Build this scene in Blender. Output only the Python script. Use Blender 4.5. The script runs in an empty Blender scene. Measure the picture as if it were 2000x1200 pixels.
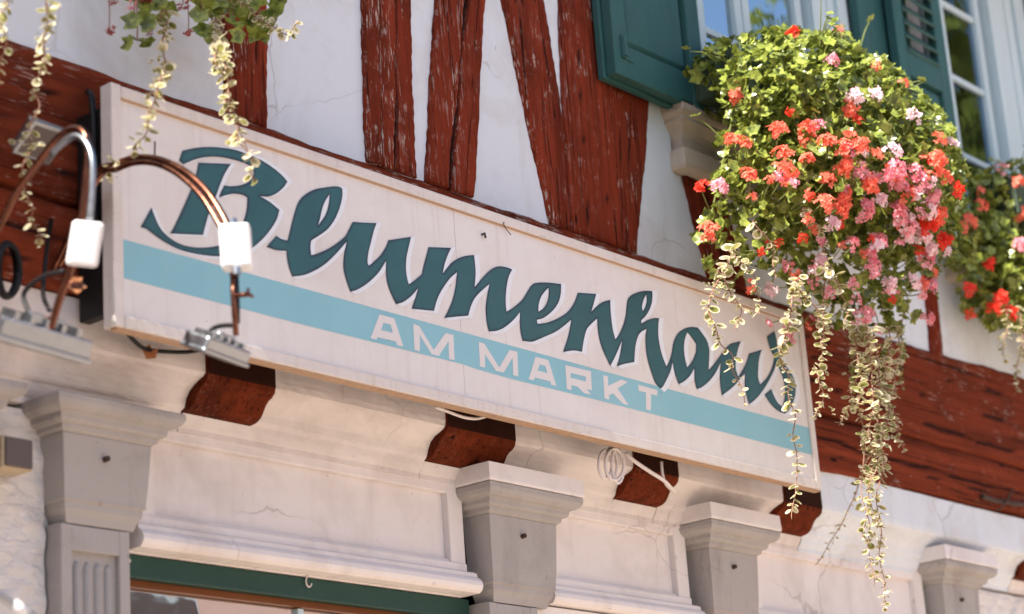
import bpy, bmesh, math, random
import numpy as np
from mathutils import Vector, Matrix, Quaternion, geometry

random.seed(7)
rng = np.random.default_rng(7)
scene = bpy.context.scene
col = scene.collection

# ------------------------------------------------------------------ camera
F = 4316.89                       # focal length in pixels of a 2000 px wide frame
CAM = Vector((-4.96408, -4.35842, 1.6))
RX = Vector((0.6403986, -0.7649440, -0.0689227))     # camera right
RD = Vector((0.1865504, 0.2419700, -0.9521814))      # camera down
RF = Vector((0.7450427, 0.5969181, 0.2976578))       # camera forward
cam_d = bpy.data.cameras.new('camera')
cam_o = bpy.data.objects.new('camera', cam_d)
col.objects.link(cam_o)
up = -RD
cam_o.matrix_world = Matrix(((RX.x, up.x, -RF.x, CAM.x), (RX.y, up.y, -RF.y, CAM.y),
                             (RX.z, up.z, -RF.z, CAM.z), (0, 0, 0, 1)))
cam_d.sensor_width = 36.0
cam_d.lens = F / 2000 * 36.0
cam_d.clip_start = 0.05
cam_d.clip_end = 500
cam_d.dof.use_dof = True
cam_d.dof.focus_distance = 7.05
cam_d.dof.aperture_fstop = 2.0
cam_d.dof.aperture_blades = 9
scene.camera = cam_o

# ------------------------------------------------------------------ light
SUN_DIR = Vector((0.64, 0.062, -0.765)).normalized()     # the way the light travels
world = bpy.data.worlds.new('World')
scene.world = world
world.use_nodes = True
wn = world.node_tree
bg = wn.nodes['Background']
sky = wn.nodes.new('ShaderNodeTexSky')
sky.sky_type = 'NISHITA'
sky.sun_disc = False
sky.sun_elevation = math.asin(-SUN_DIR.z)
sky.sun_rotation = math.atan2(-SUN_DIR.x, -SUN_DIR.y)
sky.air_density = 1.0
sky.dust_density = 1.5
sky.ozone_density = 1.0
wn.links.new(sky.outputs[0], bg.inputs['Color'])
bg.inputs['Strength'].default_value = 0.11
sun_d = bpy.data.lights.new('sun', 'SUN')
sun_d.energy = 5.0
sun_d.angle = math.radians(0.5)
sun_d.color = (1.0, 0.93, 0.82)
sun_o = bpy.data.objects.new('sun', sun_d)
sun_o.rotation_euler = SUN_DIR.to_track_quat('-Z', 'Y').to_euler()
sun_o.location = (-6, -6, 14)
col.objects.link(sun_o)
scene.view_settings.view_transform = 'Standard'
scene.view_settings.look = 'None'
scene.view_settings.gamma = 1.0
scene.view_settings.use_curve_mapping = False
scene.view_settings.exposure = 1.33

# ------------------------------------------------------------------ measuring helpers
def ray(px, py):
    return (RX * (px - 1000) + RD * (py - 600) + RF * F).normalized()

def at(px, py, y):                # point on the plane y = const seen at that place
    d = ray(px, py)
    return CAM + d * ((y - CAM.y) / d.y)

def atx(px, py, x):               # point on the plane x = const
    d = ray(px, py)
    return CAM + d * ((x - CAM.x) / d.x)

# ------------------------------------------------------------------ object helpers
def tag(o, label=None, cat=None, group=None, kind=None):
    if label: o['label'] = label
    if cat: o['category'] = cat
    if group: o['group'] = group
    if kind: o['kind'] = kind
    return o

def empty(name, loc, label=None, cat=None, group=None, kind=None):
    o = bpy.data.objects.new(name, None)
    o.location = loc
    o.empty_display_size = 0.05
    col.objects.link(o)
    return tag(o, label, cat, group, kind)

WORLD = {}
def wloc(o):
    v = Vector((0, 0, 0))
    while o is not None:
        v = v + o.location
        o = o.parent
    return v

class MB:
    def __init__(s):
        s.v = []; s.f = []
    def add(s, vs, fs):
        n = len(s.v)
        s.v += [tuple(v) for v in vs]
        s.f += [tuple(i + n for i in f) for f in fs]
        return s
    def box(s, x0, x1, y0, y1, z0, z1, bev=0.0):
        bm = bmesh.new()
        bmesh.ops.create_cube(bm, size=1)
        for v in bm.verts:
            v.co = Vector(((x0 + x1) / 2 + v.co.x * (x1 - x0), (y0 + y1) / 2 + v.co.y * (y1 - y0), (z0 + z1) / 2 + v.co.z * (z1 - z0)))
        if bev:
            bmesh.ops.bevel(bm, geom=bm.edges[:], offset=bev, segments=2, profile=0.5, affect='EDGES')
        bm.verts.ensure_lookup_table(); bm.verts.index_update()
        s.add([v.co.copy() for v in bm.verts], [[v.index for v in f.verts] for f in bm.faces])
        bm.free()
        return s
    def rings(s, x0, x1, yf, yb, prof, closed=True):     # stacked rectangles: prof = [(out, z)]
        vs = []; fs = []
        for o, z in prof:
            vs += [(x0 - o, yb, z), (x0 - o, yf - o, z), (x1 + o, yf - o, z), (x1 + o, yb, z)]
        n = len(prof)
        for i in range(n - 1):
            a = i * 4; b = a + 4
            for k in range(4):
                k2 = (k + 1) % 4
                fs.append((a + k, b + k, b + k2, a + k2))
        if closed:
            fs.append((0, 1, 2, 3)); m = (n - 1) * 4; fs.append((m + 3, m + 2, m + 1, m))
        return s.add(vs, fs)
    def prof_x(s, x0, x1, prof):                         # (y, z) outline pushed along x
        n = len(prof)
        vs = [(x0, y, z) for y, z in prof] + [(x1, y, z) for y, z in prof]
        fs = [(i, (i + 1) % n, n + (i + 1) % n, n + i) for i in range(n)]
        fs += [tuple(range(n))[::-1], tuple(range(n, 2 * n))]
        return s.add(vs, fs)
    def tube(s, pts, r, sides=8, cap=True):
        pts = [Vector(p) for p in pts]
        rs = r if isinstance(r, (list, tuple)) else [r] * len(pts)
        vs = []; fs = []
        ref = None
        for i, p in enumerate(pts):
            t = (pts[min(i + 1, len(pts) - 1)] - pts[max(i - 1, 0)]).normalized()
            if ref is None:
                ref = t.orthogonal().normalized()
            ref = (ref - t * ref.dot(t))
            if ref.length < 1e-6: ref = t.orthogonal()
            ref.normalize()
            b = t.cross(ref)
            for k in range(sides):
                a = 2 * math.pi * k / sides
                vs.append(p + (ref * math.cos(a) + b * math.sin(a)) * rs[i])
        for i in range(len(pts) - 1):
            for k in range(sides):
                k2 = (k + 1) % sides
                fs.append((i * sides + k, i * sides + k2, (i + 1) * sides + k2, (i + 1) * sides + k))
        if cap:
            fs.append(tuple(range(sides))[::-1])
            fs.append(tuple(range((len(pts) - 1) * sides, len(pts) * sides)))
        return s.add(vs, fs)
    def obox(s, c, ax, ay, az, bev=0.0):                 # box with half-axis vectors
        m = MB().box(-1, 1, -1, 1, -1, 1)
        L = (ax.length, ay.length, az.length)
        m = MB().box(-L[0], L[0], -L[1], L[1], -L[2], L[2], bev)
        X, Y, Z = ax.normalized(), ay.normalized(), az.normalized()
        c = Vector(c)
        return s.add([c + X * v[0] + Y * v[1] + Z * v[2] for v in m.v], m.f)
    def mesh(s, name, mat, smooth=False):
        me = bpy.data.meshes.new(name)
        me.from_pydata(s.v, [], s.f)
        if mat: me.materials.append(mat)
        bm = bmesh.new(); bm.from_mesh(me)
        bmesh.ops.recalc_face_normals(bm, faces=bm.faces[:])
        bm.to_mesh(me); bm.free()
        if smooth:
            me.polygons.foreach_set('use_smooth', [True] * len(me.polygons))
        return me
    def build(s, name, mat, parent=None, smooth=False, label=None, cat=None, group=None, kind=None, origin=None):
        o0 = wloc(parent) if parent else Vector(origin or (0, 0, 0))
        loc = Vector((0, 0, 0))
        vs = s.v
        s.v = [(v[0] - o0.x, v[1] - o0.y, v[2] - o0.z) for v in vs]
        me = s.mesh(name, mat, smooth)
        s.v = vs
        o = bpy.data.objects.new(name, me)
        if parent: o.parent = parent
        else: o.location = o0
        col.objects.link(o)
        return tag(o, label, cat, group, kind)

def put(name, me, parent, M, mat=None):                  # link a shared mesh with world matrix M (rotation, scale, place)
    o = bpy.data.objects.new(name, me)
    L = M.copy()
    if parent is not None:
        o.parent = parent
        L.translation = M.translation - wloc(parent)
    o.matrix_local = L
    col.objects.link(o)
    return o

def smooth_path(pts, n=6, closed=False):
    P = [Vector(p) for p in pts]
    out = []
    m = len(P)
    for i in range(m - 1):
        p0 = P[max(i - 1, 0)]; p1 = P[i]; p2 = P[i + 1]; p3 = P[min(i + 2, m - 1)]
        for k in range(n):
            t = k / n
            out.append(0.5 * ((2 * p1) + (p2 - p0) * t + (2 * p0 - 5 * p1 + 4 * p2 - p3) * t * t + (3 * p1 - p0 - 3 * p2 + p3) * t ** 3))
    out.append(P[-1])
    return out

# ------------------------------------------------------------------ materials
def nodes_of(name):
    m = bpy.data.materials.new(name)
    m.use_nodes = True
    nt = m.node_tree
    return m, nt, nt.nodes['Principled BSDF']

def N(nt, t, **kw):
    n = nt.nodes.new(t)
    for k, v in kw.items():
        if k in n.inputs: n.inputs[k].default_value = v
        else: setattr(n, k, v)
    return n

def coords(nt, scale=(1, 1, 1), rot=(0, 0, 0)):
    tc = N(nt, 'ShaderNodeTexCoord')
    geo = N(nt, 'ShaderNodeNewGeometry')
    mp = N(nt, 'ShaderNodeMapping')
    mp.inputs['Scale'].default_value = scale
    mp.inputs['Rotation'].default_value = rot
    nt.links.new(geo.outputs['Position'], mp.inputs['Vector'])
    return mp.outputs[0]

def noise(nt, vec, scale, detail=5, rough=0.6, dist=0.0):
    n = N(nt, 'ShaderNodeTexNoise')
    n.inputs['Scale'].default_value = scale
    n.inputs['Detail'].default_value = detail
    n.inputs['Roughness'].default_value = rough
    n.inputs['Distortion'].default_value = dist
    nt.links.new(vec, n.inputs['Vector'])
    return n.outputs['Fac']

def ramp(nt, fac, stops):
    r = N(nt, 'ShaderNodeValToRGB')
    e = r.color_ramp.elements
    while len(e) < len(stops): e.new(0.5)
    for i, (p, c) in enumerate(stops):
        e[i].position = p
        e[i].color = (*c, 1) if len(c) == 3 else c
    nt.links.new(fac, r.inputs['Fac'])
    return r.outputs['Color']

def g(v): return (v, v, v)

def mix(nt, fac, a, b, mode='MIX'):
    m = N(nt, 'ShaderNodeMix')
    m.data_type = 'RGBA'; m.blend_type = mode
    for sock, val in ((m.inputs[0], fac), (m.inputs[6], a), (m.inputs[7], b)):
        if hasattr(val, 'default_value') or hasattr(val, 'is_linked'):
            nt.links.new(val, sock)
        elif isinstance(val, (tuple, list)):
            sock.default_value = (*val, 1) if len(val) == 3 else val
        else:
            sock.default_value = val
    return m.outputs[2]

def math_n(nt, op, a, b=None):
    m = N(nt, 'ShaderNodeMath'); m.operation = op
    for i, v in enumerate((a, b)):
        if v is None: continue
        if isinstance(v, (int, float)): m.inputs[i].default_value = v
        else: nt.links.new(v, m.inputs[i])
    return m.outputs[0]

def bump(nt, bsdf, h, strength, dist=0.01):
    b = N(nt, 'ShaderNodeBump')
    b.inputs['Strength'].default_value = strength
    b.inputs['Distance'].default_value = dist
    nt.links.new(h, b.inputs['Height'])
    nt.links.new(b.outputs[0], bsdf.inputs['Normal'])

def plaster(name, base, dirt, rough_scale=30, bstr=0.35, bdist=0.006, stain=0.5, smear=0.0, stroke=(1, 1, 1)):
    m, nt, b = nodes_of(name)
    v = coords(nt)
    big = noise(nt, v, 2.2, 6, 0.65, 0.4)
    streak = noise(nt, coords(nt, (7, 7, 1.3)), 1.0, 5, 0.6)
    fine = noise(nt, v, 90, 4, 0.6)
    mid = noise(nt, coords(nt, stroke), rough_scale, 6, 0.6)
    c = mix(nt, math_n(nt, 'MULTIPLY', ramp(nt, big, [(0.48, g(0)), (0.75, g(1))]), stain), base, dirt)
    c = mix(nt, math_n(nt, 'MULTIPLY', ramp(nt, streak, [(0.55, g(0)), (0.8, g(1))]), stain * 0.7), c, dirt)
    vr = N(nt, 'ShaderNodeTexVoronoi'); vr.feature = 'DISTANCE_TO_EDGE'; vr.inputs['Scale'].default_value = 1.9
    wv = N(nt, 'ShaderNodeVectorMath'); wv.operation = 'ADD'
    ns = N(nt, 'ShaderNodeTexNoise'); ns.inputs['Scale'].default_value = 3.5; ns.inputs['Detail'].default_value = 6
    nt.links.new(v, ns.inputs['Vector'])
    sc_ = N(nt, 'ShaderNodeVectorMath'); sc_.operation = 'SCALE'; sc_.inputs['Scale'].default_value = 0.22
    nt.links.new(ns.outputs['Color'], sc_.inputs[0]); nt.links.new(v, wv.inputs[0]); nt.links.new(sc_.outputs[0], wv.inputs[1])
    nt.links.new(wv.outputs[0], vr.inputs['Vector'])
    hair = math_n(nt, 'MULTIPLY', ramp(nt, vr.outputs['Distance'], [(0.0035, g(1)), (0.0075, g(0))]), ramp(nt, noise(nt, v, 1.7, 2, 0.5), [(0.54, g(0)), (0.62, g(1))]))
    c = mix(nt, math_n(nt, 'MULTIPLY', hair, 0.32), c, (0.22, 0.18, 0.16))
    chip = ramp(nt, noise(nt, v, 17, 5, 0.7), [(0.70, g(0)), (0.715, g(1))])
    c = mix(nt, math_n(nt, 'MULTIPLY', chip, 0.35), c, dirt)
    spots = ramp(nt, noise(nt, v, 26, 2, 0.5), [(0.74, g(0)), (0.77, g(1))])
    c = mix(nt, math_n(nt, 'MULTIPLY', spots, 0.35), c, (0.2, 0.14, 0.11))
    nt.links.new(c, b.inputs['Base Color'])
    b.inputs['Roughness'].default_value = 0.9
    b.inputs['Specular IOR Level'].default_value = 0.1
    h = math_n(nt, 'ADD', mid, math_n(nt, 'MULTIPLY', fine, 0.25))
    if smear:
        sw = noise(nt, coords(nt, (1, 1, 2.2)), 11, 5, 0.55, 1.4)
        h = math_n(nt, 'ADD', h, math_n(nt, 'MULTIPLY', sw, smear))
    bump(nt, b, h, bstr, bdist)
    return m

def timber_mat(name, axis, flecks=1.0, base=(0.25, 0.036, 0.02), dark=(0.055, 0.012, 0.01)):
    m, nt, b = nodes_of(name)
    def st(across, along, off=0.0):
        sc = (across, across, along) if axis == 'z' else (along, across, across)
        mp = coords(nt, sc)
        return mp
    pos = coords(nt)
    grain = noise(nt, st(70, 3.0), 1.0, 6, 0.65)
    broad = noise(nt, st(20, 0.9), 1.0, 5, 0.6, 0.2)
    lines = noise(nt, st(105, 1.3), 1.0, 4, 0.55)
    cloud = noise(nt, pos, 3.1, 5, 0.65, 0.3)
    patch = noise(nt, pos, 9.5, 6, 0.7, 0.5)
    c = mix(nt, ramp(nt, broad, [(0.3, g(0)), (0.72, g(1))]), tuple(x * 0.62 for x in base), tuple(min(1, x * 1.25) for x in base))
    c = mix(nt, math_n(nt, 'MULTIPLY', ramp(nt, cloud, [(0.50, g(0)), (0.72, g(1))]), 0.55), c, dark)
    c = mix(nt, ramp(nt, grain, [(0.32, g(0.8)), (0.43, g(0))]), c, dark)
    c = mix(nt, ramp(nt, lines, [(0.62, g(0)), (0.66, g(0.85))]), c, tuple(x * .5 for x in dark))
    # sun-bleached, rubbed places
    c = mix(nt, math_n(nt, 'MULTIPLY', ramp(nt, patch, [(0.60, g(0)), (0.76, g(1))]), 0.30), c, (0.36, 0.12, 0.075))
    # flaked paint: short pale splinters in irregular patches
    fl = ramp(nt, noise(nt, st(135, 15), 1.0, 3, 0.6), [(0.585, g(0)), (0.625, g(1))])
    gate = ramp(nt, math_n(nt, 'ADD', math_n(nt, 'MULTIPLY', patch, 0.55), math_n(nt, 'MULTIPLY', cloud, 0.45)), [(0.51, g(0)), (0.60, g(1))])
    c = mix(nt, math_n(nt, 'MULTIPLY', math_n(nt, 'MULTIPLY', fl, gate), flecks), c, (0.52, 0.41, 0.36))
    at_ = N(nt, 'ShaderNodeAttribute'); at_.attribute_name = 'worn'
    fl2 = ramp(nt, noise(nt, st(95, 11), 1.0, 5, 0.72), [(0.55, g(0)), (0.60, g(1))])
    gate2 = ramp(nt, patch, [(0.40, g(0)), (0.58, g(1))])
    c = mix(nt, math_n(nt, 'MULTIPLY', math_n(nt, 'MULTIPLY', fl2, gate2), at_.outputs['Fac']), c, (0.50, 0.42, 0.37))
    cr = N(nt, 'ShaderNodeAttribute'); cr.attribute_name = 'crack'
    c = mix(nt, cr.outputs['Fac'], c, (0.012, 0.008, 0.007))
    # knots
    kn = N(nt, 'ShaderNodeTexVoronoi'); kn.inputs['Scale'].default_value = 1.0
    nt.links.new(st(7.0, 2.6), kn.inputs['Vector'])
    c = mix(nt, ramp(nt, kn.outputs['Distance'], [(0.045, g(1)), (0.085, g(0))]), c, tuple(x * .6 for x in dark))
    nt.links.new(c, b.inputs['Base Color'])
    b.inputs['Roughness'].default_value = 0.85
    b.inputs['Specular IOR Level'].default_value = 0.06
    h = math_n(nt, 'ADD', math_n(nt, 'ADD', grain, math_n(nt, 'MULTIPLY', broad, 0.8)), math_n(nt, 'MULTIPLY', lines, -0.6))
    bump(nt, b, h, 0.7, 0.006)
    return m

def paint(name, base, var=0.12, rough=0.5, dirt=(0.1, 0.08, 0.06), dirt_amt=0.3, bstr=0.15, scale=8, stretch=(1, 1, 1), chips=0.0, drips=0.0, spec=0.22):
    m, nt, b = nodes_of(name)
    v = coords(nt, stretch)
    n1 = noise(nt, v, scale, 6, 0.65)
    n2 = noise(nt, v, scale * 9, 5, 0.6)
    c = mix(nt, n1, tuple(x * (1 - var) for x in base), tuple(min(1, x * (1 + var)) for x in base))
    c = mix(nt, math_n(nt, 'MULTIPLY', ramp(nt, n2, [(0.56, g(0)), (0.78, g(1))]), dirt_amt), c, dirt)
    if chips:
        c = mix(nt, math_n(nt, 'MULTIPLY', ramp(nt, noise(nt, v, scale * 5, 6, 0.7), [(0.66, g(0)), (0.69, g(1))]), chips), c, (0.12, 0.09, 0.07))
    if drips:
        dr = noise(nt, coords(nt, (34, 34, 1.4)), 1.0, 5, 0.65)
        c = mix(nt, math_n(nt, 'MULTIPLY', ramp(nt, dr, [(0.54, g(0)), (0.78, g(1))]), drips), c, dirt)
        n3 = noise(nt, coords(nt), 1.6, 5, 0.7, 0.6)
        c = mix(nt, math_n(nt, 'MULTIPLY', ramp(nt, n3, [(0.46, g(0)), (0.74, g(1))]), drips * 0.8), c, dirt)
        sp = noise(nt, coords(nt, (1, 1, 1)), 48, 3, 0.6)
        c = mix(nt, ramp(nt, sp, [(0.735, g(0)), (0.755, g(0.7))]), c, (0.10, 0.07, 0.055))
    nt.links.new(c, b.inputs['Base Color'])
    b.inputs['Roughness'].default_value = rough
    b.inputs['Specular IOR Level'].default_value = spec
    bump(nt, b, n2, bstr, 0.003)
    return m

def metal(name, base, rough=0.3, metallic=1.0):
    m, nt, b = nodes_of(name)
    n1 = noise(nt, coords(nt), 35, 5, 0.6)
    nt.links.new(mix(nt, n1, tuple(x * 0.65 for x in base), base), b.inputs['Base Color'])
    b.inputs['Metallic'].default_value = metallic
    nt.links.new(math_n(nt, 'ADD', math_n(nt, 'MULTIPLY', n1, 0.25), rough - 0.1), b.inputs['Roughness'])
    return m

def leafy(name, ca, cb, margin=None, trans=0.45, rough=0.45, scale=14):
    m, nt, b = nodes_of(name)
    oi = N(nt, 'ShaderNodeObjectInfo')
    n1 = noise(nt, coords(nt), scale, 3, 0.6)
    f = math_n(nt, 'FRACT', math_n(nt, 'ADD', n1, oi.outputs['Random']))
    c = mix(nt, ramp(nt, n1, [(0.44, g(0)), (0.58, g(1))]), ca, cb)
    c = mix(nt, math_n(nt, 'MULTIPLY', oi.outputs['Random'], 0.35), c, cb)
    a = N(nt, 'ShaderNodeAttribute'); a.attribute_name = 'edge'
    if margin:
        mg = math_n(nt, 'ADD', math_n(nt, 'ADD', a.outputs['Fac'], math_n(nt, 'MULTIPLY', math_n(nt, 'SUBTRACT', n1, 0.5), 0.6)), math_n(nt, 'MULTIPLY', math_n(nt, 'SUBTRACT', oi.outputs['Random'], 0.6), 0.7))
        c = mix(nt, ramp(nt, mg, [(0.25, g(0)), (0.60, g(1))]), c, margin)
    else:
        c = mix(nt, math_n(nt, 'MULTIPLY', a.outputs['Fac'], 0.35), c, tuple(x * 1.5 for x in cb))
    nt.links.new(c, b.inputs['Base Color'])
    b.inputs['Roughness'].default_value = rough
    b.inputs['Specular IOR Level'].default_value = 0.40
    t = N(nt, 'ShaderNodeBsdfTranslucent')
    nt.links.new(c, t.inputs['Color'])
    ms = N(nt, 'ShaderNodeMixShader'); ms.inputs[0].default_value = trans
    nt.links.new(b.outputs[0], ms.inputs[1]); nt.links.new(t.outputs[0], ms.inputs[2])
    nt.links.new(ms.outputs[0], nt.nodes['Material Output'].inputs['Surface'])
    return m

def glass(name, refl=0.3, tint=(0.9, 0.95, 1.0), rough=0.02, col_=(0.80, 0.92, 1.0, 1)):
    m, nt, b = nodes_of(name)
    nt.nodes.remove(b)
    gl = N(nt, 'ShaderNodeBsdfGlossy'); gl.inputs['Roughness'].default_value = rough; gl.inputs['Color'].default_value = col_
    tr = N(nt, 'ShaderNodeBsdfTransparent'); tr.inputs['Color'].default_value = (*tint, 1)
    lw = N(nt, 'ShaderNodeLayerWeight'); lw.inputs['Blend'].default_value = refl
    ms = N(nt, 'ShaderNodeMixShader')
    nt.links.new(lw.outputs['Fresnel'], ms.inputs[0])
    nt.links.new(tr.outputs[0], ms.inputs[1]); nt.links.new(gl.outputs[0], ms.inputs[2])
    nt.links.new(ms.outputs[0], nt.nodes['Material Output'].inputs['Surface'])
    # old hand-drawn glass: the surface is never quite flat
    bp = N(nt, 'ShaderNodeBump'); bp.inputs['Strength'].default_value = 0.12; bp.inputs['Distance'].default_value = 0.01
    nt.links.new(noise(nt, coords(nt), 5, 2, 0.5), bp.inputs['Height'])
    nt.links.new(bp.outputs[0], gl.inputs['Normal'])
    return m

M = {}
M['plaster_up'] = plaster('upper_plaster', (0.69, 0.74, 0.80), (0.46, 0.43, 0.40), 26, 0.4, 0.006, 0.6)
M['plaster_low'] = plaster('limewashed_plaster', (0.80, 0.75, 0.735), (0.46, 0.39, 0.35), 34, 0.45, 0.006, 0.55)
M['plaster_band'] = plaster('brushed_limewash', (0.72, 0.67, 0.65), (0.40, 0.33, 0.30), 30, 0.5, 0.006, 0.6, 0, (0.16, 0.5, 1.6))
M['plaster_rough'] = plaster('trowelled_plaster', (0.78, 0.75, 0.73), (0.55, 0.48, 0.44), 20, 0.9, 0.014, 0.3, 1.6)
M['stone_grey'] = plaster('grey_painted_stone', (0.41, 0.385, 0.37), (0.23, 0.20, 0.19), 45, 0.5, 0.005, 0.75)
M['stone_sill'] = plaster('weathered_sandstone', (0.55, 0.47, 0.38), (0.16, 0.12, 0.09), 30, 0.5, 0.006, 0.6)
M['wood_v'] = timber_mat('red_timber_upright', 'z', 1.0, (0.198, 0.033, 0.015), (0.026, 0.008, 0.006))
M['wood_h'] = timber_mat('red_timber_level', 'x', 0.5, (0.185, 0.036, 0.015), (0.03, 0.009, 0.005))
M['wood_j'] = timber_mat('red_joist_end', 'z', 0.10, (0.135, 0.025, 0.008), (0.012, 0.005, 0.004))
M['end_shade'] = paint('painted_shade_brown', (0.030, 0.011, 0.007), 0.5, 0.9, (0.12, 0.025, 0.012), 0.5, 0.5, 9, (1, 1, 3), 0.0, 0.0, 0.05)  # dark brown that carries the shade below the sign, for the joist fronts
M['sign_white'] = paint('aged_white_sign_paint', (0.75, 0.72, 0.71), 0.05, 0.42, (0.46, 0.37, 0.30), 0.10, 0.08, 3, (1, 1, 1), 0.0, 0.30)
M['sign_rail'] = paint('weathered_cream_rail', (0.70, 0.65, 0.62), 0.08, 0.55, (0.32, 0.22, 0.16), 0.30, 0.2, 6, (0.6, 1, 3), 0.45, 0.3)
M['sign_under'] = paint('bare_tan_underside', (0.46, 0.30, 0.19), 0.2, 0.7, (0.12, 0.07, 0.05), 0.4, 0.2, 6, (0.5, 1, 1))
M['stripe'] = paint('faded_light_blue_paint', (0.255, 0.52, 0.61), 0.12, 0.45, (0.36, 0.50, 0.54), 0.4, 0.05, 4, (1, 1, 1), 0.0, 0.35)
M['letter_white'] = paint('bluish_white_paint', (0.76, 0.80, 0.86), 0.03, 0.45, (0.6, 0.6, 0.6), 0.1, 0.05)
M['letter_cream'] = paint('cream_letter_paint', (0.72, 0.69, 0.69), 0.03, 0.45, (0.6, 0.55, 0.5), 0.1, 0.05)
M['shutter'] = paint('green_shutter_paint', (0.032, 0.105, 0.102), 0.22, 0.5, (0.10, 0.18, 0.17), 0.3, 0.2, 7, (2, 2, 0.6), 0.30, 0.25)
M['shop_green'] = paint('dark_green_shop_paint', (0.022, 0.064, 0.053), 0.25, 0.4, (0.06, 0.10, 0.08), 0.3, 0.2, 7, (0.6, 2, 2))
M['white_wood'] = paint('old_white_window_paint', (0.57, 0.70, 0.74), 0.10, 0.5, (0.38, 0.40, 0.40), 0.4, 0.3, 5, (5, 5, 0.6), 0.15)
M['black'] = paint('black_rubber', (0.012, 0.011, 0.012), 0.2, 0.45, (0.05, 0.04, 0.04), 0.2)
M['iron'] = metal('rusty_iron', (0.10, 0.06, 0.045), 0.7, 0.5)
M['copper'] = metal('copper_pipe', (0.21, 0.088, 0.058), 0.26)
M['steel'] = metal('grey_cast_aluminium', (0.40, 0.43, 0.47), 0.34)
M['white_plastic'] = paint('white_plastic', (0.86, 0.86, 0.88), 0.02, 0.3, (0.6, 0.6, 0.6), 0.05, 0.03)
M['white_cable'] = paint('white_cable_sheath', (0.74, 0.68, 0.66), 0.05, 0.5, (0.4, 0.35, 0.3), 0.2, 0.05)
M['beige'] = paint('beige_plastic', (0.50, 0.40, 0.27), 0.06, 0.5)
M['grey_face'] = paint('grey_brown_plastic', (0.12, 0.10, 0.095), 0.06, 0.5)
M['terracotta'] = paint('green_plastic_trough', (0.05, 0.075, 0.05), 0.15, 0.6)
M['soil'] = paint('potting_soil', (0.03, 0.02, 0.014), 0.3, 0.95)
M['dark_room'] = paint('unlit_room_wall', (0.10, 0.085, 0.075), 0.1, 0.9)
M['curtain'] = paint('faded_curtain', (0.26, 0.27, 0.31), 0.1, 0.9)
M['glass_up'] = glass('window_glass', 0.90)
M['glass_dim'] = glass('old_window_glass', 0.40)
M['glass_shop'] = glass('shop_glass', 0.94, col_=(1, .97, .94, 1))
M['geranium'] = leafy('geranium_leaf', (0.020, 0.046, 0.009), (0.29, 0.335, 0.062), None, 0.22, 0.24, 34)
M['variegated'] = leafy('cream_edged_leaf', (0.20, 0.21, 0.05), (0.42, 0.38, 0.14), (0.86, 0.78, 0.56), 0.5, 0.35)
M['stem'] = paint('pinkish_stem', (0.30, 0.16, 0.11), 0.2, 0.6)
M['stem_green'] = paint('green_stem', (0.17, 0.20, 0.06), 0.2, 0.6)
for k, c1, c2 in (('coral', (0.86, 0.10, 0.055), (0.9, 0.26, 0.17)), ('scarlet', (0.78, 0.022, 0.012), (0.86, 0.07, 0.035)),
                  ('pink', (0.82, 0.15, 0.23), (0.90, 0.48, 0.54)), ('blush', (0.86, 0.48, 0.56), (0.92, 0.80, 0.84)),
                  ('dried', (0.26, 0.03, 0.025), (0.36, 0.06, 0.045))):
    M[k] = leafy('petal_' + k, c1, c2, None, 0.35, 0.55, 60)
M['dry'] = leafy('dry_leaf', (0.42, 0.15, 0.06), (0.55, 0.24, 0.11), None, 0.35, 0.7)

# airbrushed letters: paint goes from navy at the rim to sea green inside
m, nt, b = nodes_of('airbrushed_sea_green_paint')
a = N(nt, 'ShaderNodeAttribute'); a.attribute_name = 'rim'
n1 = noise(nt, coords(nt), 9, 6, 0.65)
n2 = noise(nt, coords(nt, (1, 1, 1)), 60, 4, 0.6)
c = mix(nt, n1, (0.014, 0.078, 0.092), (0.034, 0.135, 0.148))
f = math_n(nt, 'ADD', a.outputs['Fac'], math_n(nt, 'MULTIPLY', math_n(nt, 'SUBTRACT', n1, 0.5), 0.5))
c = mix(nt, ramp(nt, f, [(0.0, g(1)), (0.55, g(0))]), c, (0.010, 0.020, 0.045))
c = mix(nt, ramp(nt, n2, [(0.70, g(0)), (0.78, g(0.25))]), c, (0.2, 0.3, 0.3))
nt.links.new(c, b.inputs['Base Color']); b.inputs['Roughness'].default_value = 0.4
M['letter'] = m

# ------------------------------------------------------------------ setting: street and the house across it
m, nt, b = nodes_of('warm_paving')
v = coords(nt)
vor = N(nt, 'ShaderNodeTexVoronoi'); vor.inputs['Scale'].default_value = 7; nt.links.new(v, vor.inputs['Vector'])
c = mix(nt, noise(nt, v, 1.5, 5), (0.40, 0.32, 0.255), (0.50, 0.405, 0.33))
c = mix(nt, math_n(nt, 'MULTIPLY', vor.outputs['Color'], 0.25), c, (0.28, 0.22, 0.18))
nt.links.new(c, b.inputs['Base Color']); b.inputs['Roughness'].default_value = 0.85
MB().add([(-150, -150, 0), (150, -150, 0), (150, 150, 0), (-150, 150, 0)], [(0, 1, 2, 3)]).build('ground', m, kind='structure', label='warm paved market square')

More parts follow.
